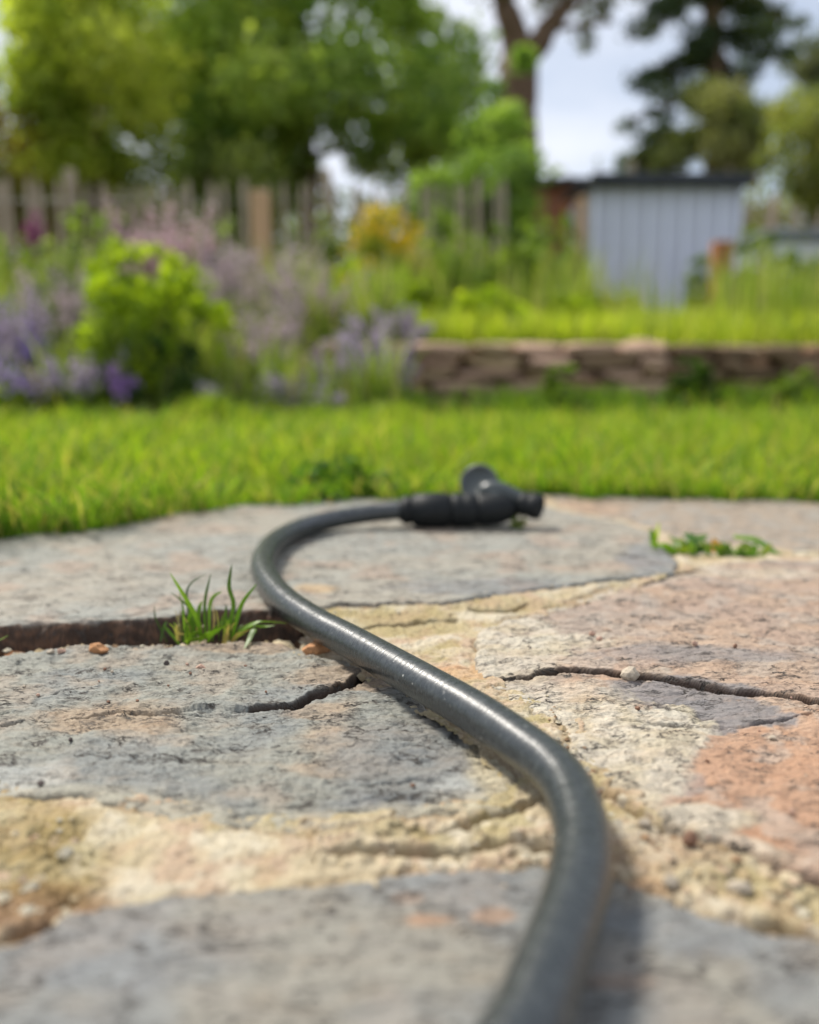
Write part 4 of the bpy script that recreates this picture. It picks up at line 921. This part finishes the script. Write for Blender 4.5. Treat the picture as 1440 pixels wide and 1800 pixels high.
# ------------------------------------------------------------------ low wall of stacked stones
def stone_wall():
    MS = [m_plain('wall_stone_%s' % nme, c, .9, .35, 30, .5, .004) for nme, c in (('red', (0.36, 0.21, 0.13)), ('tan', (0.46, 0.33, 0.20)), ('pink', (0.47, 0.31, 0.22)), ('brown', (0.27, 0.18, 0.11)))]
    root = empty('stone_wall', (0.9, 3.5, 0)); tag(root, 'low dry stone wall of flat reddish stones holding up the raised bed', 'wall')
    me_list = []
    for k in range(12):
        me = lump('stone', MS[k % 4], (0.5, 0.5, 0.5), 100 + k, 0.15)
        me_list.append(me)
    # squarer stones: push lumps towards a box
    for me in me_list:
        for v in me.vertices:
            v.co = Vector([math.copysign(min(abs(c) * 1.6, 0.5) , c) for c in v.co])
    xl0, xl1 = -0.34, at(1166, 650, WALL_L).x
    def run(x0, x1, Yf, dark):
        z = -0.03; courses = [.056, .042, .060, .040, .054, .048]
        for ci, hh in enumerate(courses):
            x = x0 + random.uniform(-.05, 0)
            while x < x1 - .02:
                w = min(random.uniform(.09, .30), x1 - x + .01)
                k = random.choice([3, 7, 11, 0, 4, 8] if dark else [0, 1, 2, 4, 5, 6, 8, 9, 10, 3]); me = me_list[k]
                if ci == len(courses) - 1 and not dark: me = me_list[random.choice([1, 2, 5, 6])]
                o = link('stone', me, None, root, (x + w / 2 - .9, Yf + .07 + random.uniform(-.03, .02) - 3.5, z + hh / 2))
                o.scale = (w * .96, .16, hh * random.uniform(.8, .98)); o.rotation_euler = (random.uniform(-.05, .05), random.uniform(-.05, .05), random.uniform(-.09, .09))
                x += w
            z += hh
    run(xl0, xl1, WALL_L, False); run(xl1 - .08, 4.2, WALL_R, True)
    # return face between the two runs
    for ci in range(6):
        me = me_list[random.choice([1, 2, 5])]; o = link('stone', me, None, root, (xl1 - .05 - .9, WALL_L + .19 - 3.5, -.03 + .053 * ci + .027)); o.scale = (.10, .2, .05)
    link('earth_core', boxm('earth_core', 4.3, .12, .30, -.04), M_SOIL, root, (1.0, .3, 0))
    link('earth_core', boxm('earth_core', xl1 + .2, .22, .27, -.04), M_SOIL, root, ((xl1 - .28) / 2 - .9, .1, 0))
stone_wall()

# ------------------------------------------------------------------ flower border
def plant(name, label, px, Y, wpx, pytop, leafpal, nleaf, lsize, flowerpal=None, nfl=0, fsize=0.02, spikes=0, cat='plant', base_z=None, top_frac=0.5, squash=1.0, group=None):
    p = at(px, pytop, Y); zb = float(bed_z(np.array([p.x]), np.array([Y]))[0]) if base_z is None else base_z
    hgt = p.z - zb; R = wpx * Y / F / 2
    root = empty(name, (p.x, Y, zb)); tag(root, label, cat, group)
    cs = []
    for k in range(14):
        a = random.uniform(0, 6.28); q = random.random() ** .5; zz = random.uniform(.12, .95)
        rr = R * (1 - 0.55 * zz ** 2)
        cs.append((p.x + math.cos(a) * q * rr * .8, Y + math.sin(a) * q * min(rr, .3) * .8, zb + hgt * zz * (top_frac if spikes else .92), R * random.uniform(.15, .3)))
    if not spikes:
        for k in range(46):
            a = random.uniform(0, 6.28); zz = random.uniform(.2, 1.12); rr = R * (1.2 - 0.7 * zz) * random.random() ** .3
            cs.append((p.x + math.cos(a) * rr, Y + math.sin(a) * min(rr, .3), zb + hgt * zz, R * random.uniform(.05, .12)))
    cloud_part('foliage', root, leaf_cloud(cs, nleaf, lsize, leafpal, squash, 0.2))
    V = []; Fs = []
    sp = []
    for k in range(max(spikes, 7)):
        a = random.uniform(0, 6.28); q = random.random() ** .5
        b0 = Vector((p.x + math.cos(a) * q * R * .35, Y + math.sin(a) * q * min(R, .3) * .35, zb))
        t0 = Vector((p.x + math.cos(a) * q * R * 1.0, Y + math.sin(a) * q * min(R, .3), zb + hgt * (random.uniform(.6, 1.02) if spikes else .8)))
        mid = b0.lerp(t0, .55) + Vector((0, 0, hgt * .1)); sp.append((b0, mid, t0))
        v, f, _ = sweep(catmull([b0, mid, t0], 4), [.003, .003, .0028, .0026, .0024, .0022, .002, .0018, .0015], 4, (1, 1), False)
        o_ = len(V); V += v; Fs += [tuple(i + o_ for i in ff) for ff in f]
    link('stems', mesh_py('stems', V, Fs), M_STEM, root)
    if flowerpal:
        if spikes:
            fc = []
            for b0, mid, t0 in sp:
                for j in range(9):
                    q = mid.lerp(t0, .15 + .85 * j / 8); fc.append((q.x, q.y, q.z, fsize * (1.5 - j / 9)))
        else:
            fc = [(c[0] + random.uniform(-.3, .3) * R, c[1] - R * .1, min(c[2] + c[3] * random.uniform(.2, .8), zb + hgt), fsize * 2.2) for c in cs for _ in range(3)]
        cloud_part('flowers', root, leaf_cloud(fc, int(nfl * 1.25), fsize, flowerpal, 1.0, 0.1), M_PETAL)['kind'] = 'stuff'
    return root
LIME = [(0.32, 0.42, 0.025), (0.40, 0.48, 0.035), (0.24, 0.34, 0.025)]
MIDG = [(0.17, 0.25, 0.045), (0.24, 0.32, 0.06), (0.12, 0.19, 0.04)]
GREYG = [(0.20, 0.25, 0.12), (0.28, 0.33, 0.16), (0.13, 0.18, 0.07)]
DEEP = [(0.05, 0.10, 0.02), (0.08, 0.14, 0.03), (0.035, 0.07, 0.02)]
PURP = [(0.42, 0.36, 0.48), (0.46, 0.41, 0.48), (0.35, 0.29, 0.45)]
VIO = [(0.32, 0.25, 0.50), (0.40, 0.33, 0.55)]
PINK = [(0.58, 0.40, 0.46), (0.52, 0.37, 0.42), (0.58, 0.48, 0.48)]
MAUVE = [(0.46, 0.38, 0.40), (0.50, 0.43, 0.43), (0.42, 0.34, 0.40)]
plant('lime_bush', 'bright lime green rounded bush in the flower border', 260, 3.15, 330, 460, LIME, 5200, .035, cat='bush', top_frac=.9)
plant('lime_bush', 'tall narrow lime green plant at the top left of the rounded lime bush', 190, 3.5, 120, 480, LIME, 900, .035, cat='bush')
plant('lime_bush_shade', 'deep green foliage coloured as the dark shade at the base of the lime bush', 290, 2.98, 170, 590, DEEP, 2000, .03, cat='bush')  # dark-coloured leaves stand in for the shaded base of the lime bush
plant('catmint', 'mauve flowered catmint sprawling right of the lime bush', 470, 3.3, 230, 520, GREYG, 2000, .025, MAUVE, 1700, .02, 34)
plant('catmint', 'mauve flowered catmint nearest the end of the stone wall', 640, 3.15, 200, 560, GREYG, 1700, .024, PURP, 1600, .02, 34)
plant('catmint', 'low grey green catmint behind the lawn in the middle of the border', 540, 2.92, 190, 640, GREYG, 2200, .022, PURP, 350, .016, 16)
plant('catmint', 'tall pale catmint in the middle of the border', 560, 3.7, 200, 470, GREYG, 1300, .025, MAUVE, 1600, .02, 34)
plant('catmint', 'low dark green catmint under the lime bush, right side', 410, 2.9, 150, 650, MIDG, 1600, .022, PURP, 150, .014, 12)
plant('catmint', 'purple flowered catmint at the lower left of the border', 150, 2.9, 170, 610, MIDG, 1700, .024, PURP, 900, .02, 26)
plant('catmint', 'violet catmint at the left edge, tallest one', 20, 3.1, 170, 500, MIDG, 1700, .026, PURP, 1200, .02, 32)
plant('catmint', 'violet catmint at the left edge close to the lawn', -20, 2.85, 180, 620, LIME, 1500, .024, VIO, 420, .022, 22)
plant('catmint', 'tall loose mauve catmint in front of the tan post', 430, 3.9, 190, 440, GREYG, 1100, .026, MAUVE, 1300, .02, 36)
plant('catmint', 'tall loose mauve catmint at the upper left behind the violet ones', 110, 3.8, 190, 450, GREYG, 1100, .026, MAUVE, 1200, .02, 36)
plant('catmint', 'loose mauve catmint above the end of the stone wall', 690, 3.5, 150, 540, GREYG, 700, .024, PURP, 900, .02, 28)
plant('purple_flower', 'purple flower heads at the left edge above the catmint', 25, 3.0, 110, 530, MIDG, 500, .025, VIO, 420, .02, 8)
plant('purple_flower', 'small violet flower head left of the shade-coloured foliage under the lime bush', 215, 2.85, 44, 640, MIDG, 250, .02, [(0.42, 0.25, 0.6)], 160, .018, 5)
plant('pink_flower', 'tall pink flowering plant behind the lime bush', 300, 4.6, 210, 355, MIDG, 900, .035, PINK, 1500, .032, 28)
plant('pink_flower', 'pink flowering plant behind the border near the tan post', 400, 4.4, 130, 410, GREYG, 800, .03, MAUVE, 800, .03, 20)
plant('pink_flower', 'pale mauve flower stems right of the tan post', 520, 4.2, 160, 430, GREYG, 900, .03, MAUVE, 900, .026, 24)
plant('magenta_flower', 'dark magenta flower at the far left before the fence', 56, 5.2, 50, 378, MIDG, 250, .03, [(0.22, 0.03, 0.16), (0.3, 0.05, 0.2)], 420, .04, 8)
plant('yellow_flower', 'yellow flowering bush before the paling fence', 668, 5.2, 150, 375, [(0.3, 0.34, 0.05), (0.2, 0.27, 0.04)], 1500, .04, [(0.72, 0.52, 0.02), (0.6, 0.46, 0.03)], 900, .035, cat='flower')
plant('peach_flower', 'peach coloured flower stems beside the yellow bush', 735, 5.3, 60, 400, MIDG, 300, .03, [(0.62, 0.42, 0.22)], 320, .03, 10)
for k, (px, Y, w, t, pal, lab) in enumerate(((770, 5.6, 190, 400, MIDG, 'grass green plant in front of the fence, right of the peach flowers'), (960, 6.4, 170, 410, MIDG, 'grass green plant before the brown hut'), (590, 5.6, 150, 400, GREYG, 'grey green plant in front of the fence, left of the yellow bush'), (170, 5.6, 200, 400, MIDG, 'green plant in front of the fence beside the magenta flower'), (380, 5.8, 160, 410, GREYG, 'grey green plant in front of the fence, left of the tan post'), (110, 4.2, 190, 440, GREYG, 'grey green leafy plant behind the left border, first from the left'), (30, 4.8, 160, 430, MIDG, 'mid green plant at the left edge before the fence'), (820, 5.0, 170, 440, MIDG, 'tall green plant right of the yellow bush'), (910, 5.2, 160, 420, MIDG, 'tall green plant below the light green shrub'),
        (720, 4.6, 150, 490, LIME, 'lime green plant behind the end of the catmint'), (990, 6.0, 150, 430, DEEP, 'dark green plant left of the shed front'), (1330, 6.2, 110, 430, MIDG, 'tall green plant in front of the right end of the shed'), (1400, 6.0, 160, 470, DEEP, 'dark green plant under the storage box'),
        (620, 4.6, 140, 480, LIME, 'lime green plant in the middle of the bed'), (1225, 7.0, 60, 470, MIDG, 'narrow green plant beside the reddish post'), (1080, 7.2, 120, 520, LIME, 'low lime plant before the shed'), (1480, 5.5, 160, 480, MIDG, 'green plant beyond the right edge of the bed'), (-80, 3.6, 200, 500, MIDG, 'green plant beyond the left edge of the border'), (340, 3.6, 160, 520, GREYG, 'grey green plant behind the lime bush'), (860, 4.4, 190, 520, LIME, 'low lime green plant on the bed behind the wall'), (1010, 4.6, 160, 530, LIME, 'low lime green plant on the bed left of the shed'), (700, 3.5, 120, 640, MIDG, 'small green plant at the left end of the stone wall'), (985, 3.15, 90, 655, MIDG, 'green weed clump against the left run of the stone wall'), (1215, 3.3, 130, 650, DEEP, 'dark green weed clump where the stone wall steps back'), (1395, 3.3, 110, 660, MIDG, 'green weed clump against the stone wall at the right edge'))):
    plant('leafy_plant', lab, px, Y, w, t, pal, 1500, .035 + .006 * (Y - 3), None, 0, .02, 0, 'plant')
plant('clover', 'dark green clover growing in the lawn edge left of the spray gun', 590, 1.12, 190, 812, [(0.05, 0.12, 0.02), (0.09, 0.19, 0.02), (0.14, 0.26, 0.03)], 420, .012, None, 0, .01, 0, 'plant', -0.01)
plant('clover', 'bright clover at the paving edge in front of the dark clover', 560, 1.06, 140, 855, [(0.2, 0.33, 0.03), (0.14, 0.26, 0.03)], 260, .009, [(0.7, 0.4, 0.03)], 6, .006, 0, 'plant', -0.01)
plant('clover', 'dark green clover half hidden behind the spray gun', 660, 1.10, 90, 838, [(0.05, 0.12, 0.02), (0.12, 0.22, 0.02)], 200, .011, None, 0, .01, 0, 'plant', -0.01)
plant('green_sprig', 'green sprig under the barrel of the spray gun', 912, YC - 0.002, 34, 905, [(0.2, 0.3, 0.05), (0.3, 0.3, 0.1)], 60, .007, None, 0, .01, 0, 'plant', 0.003)
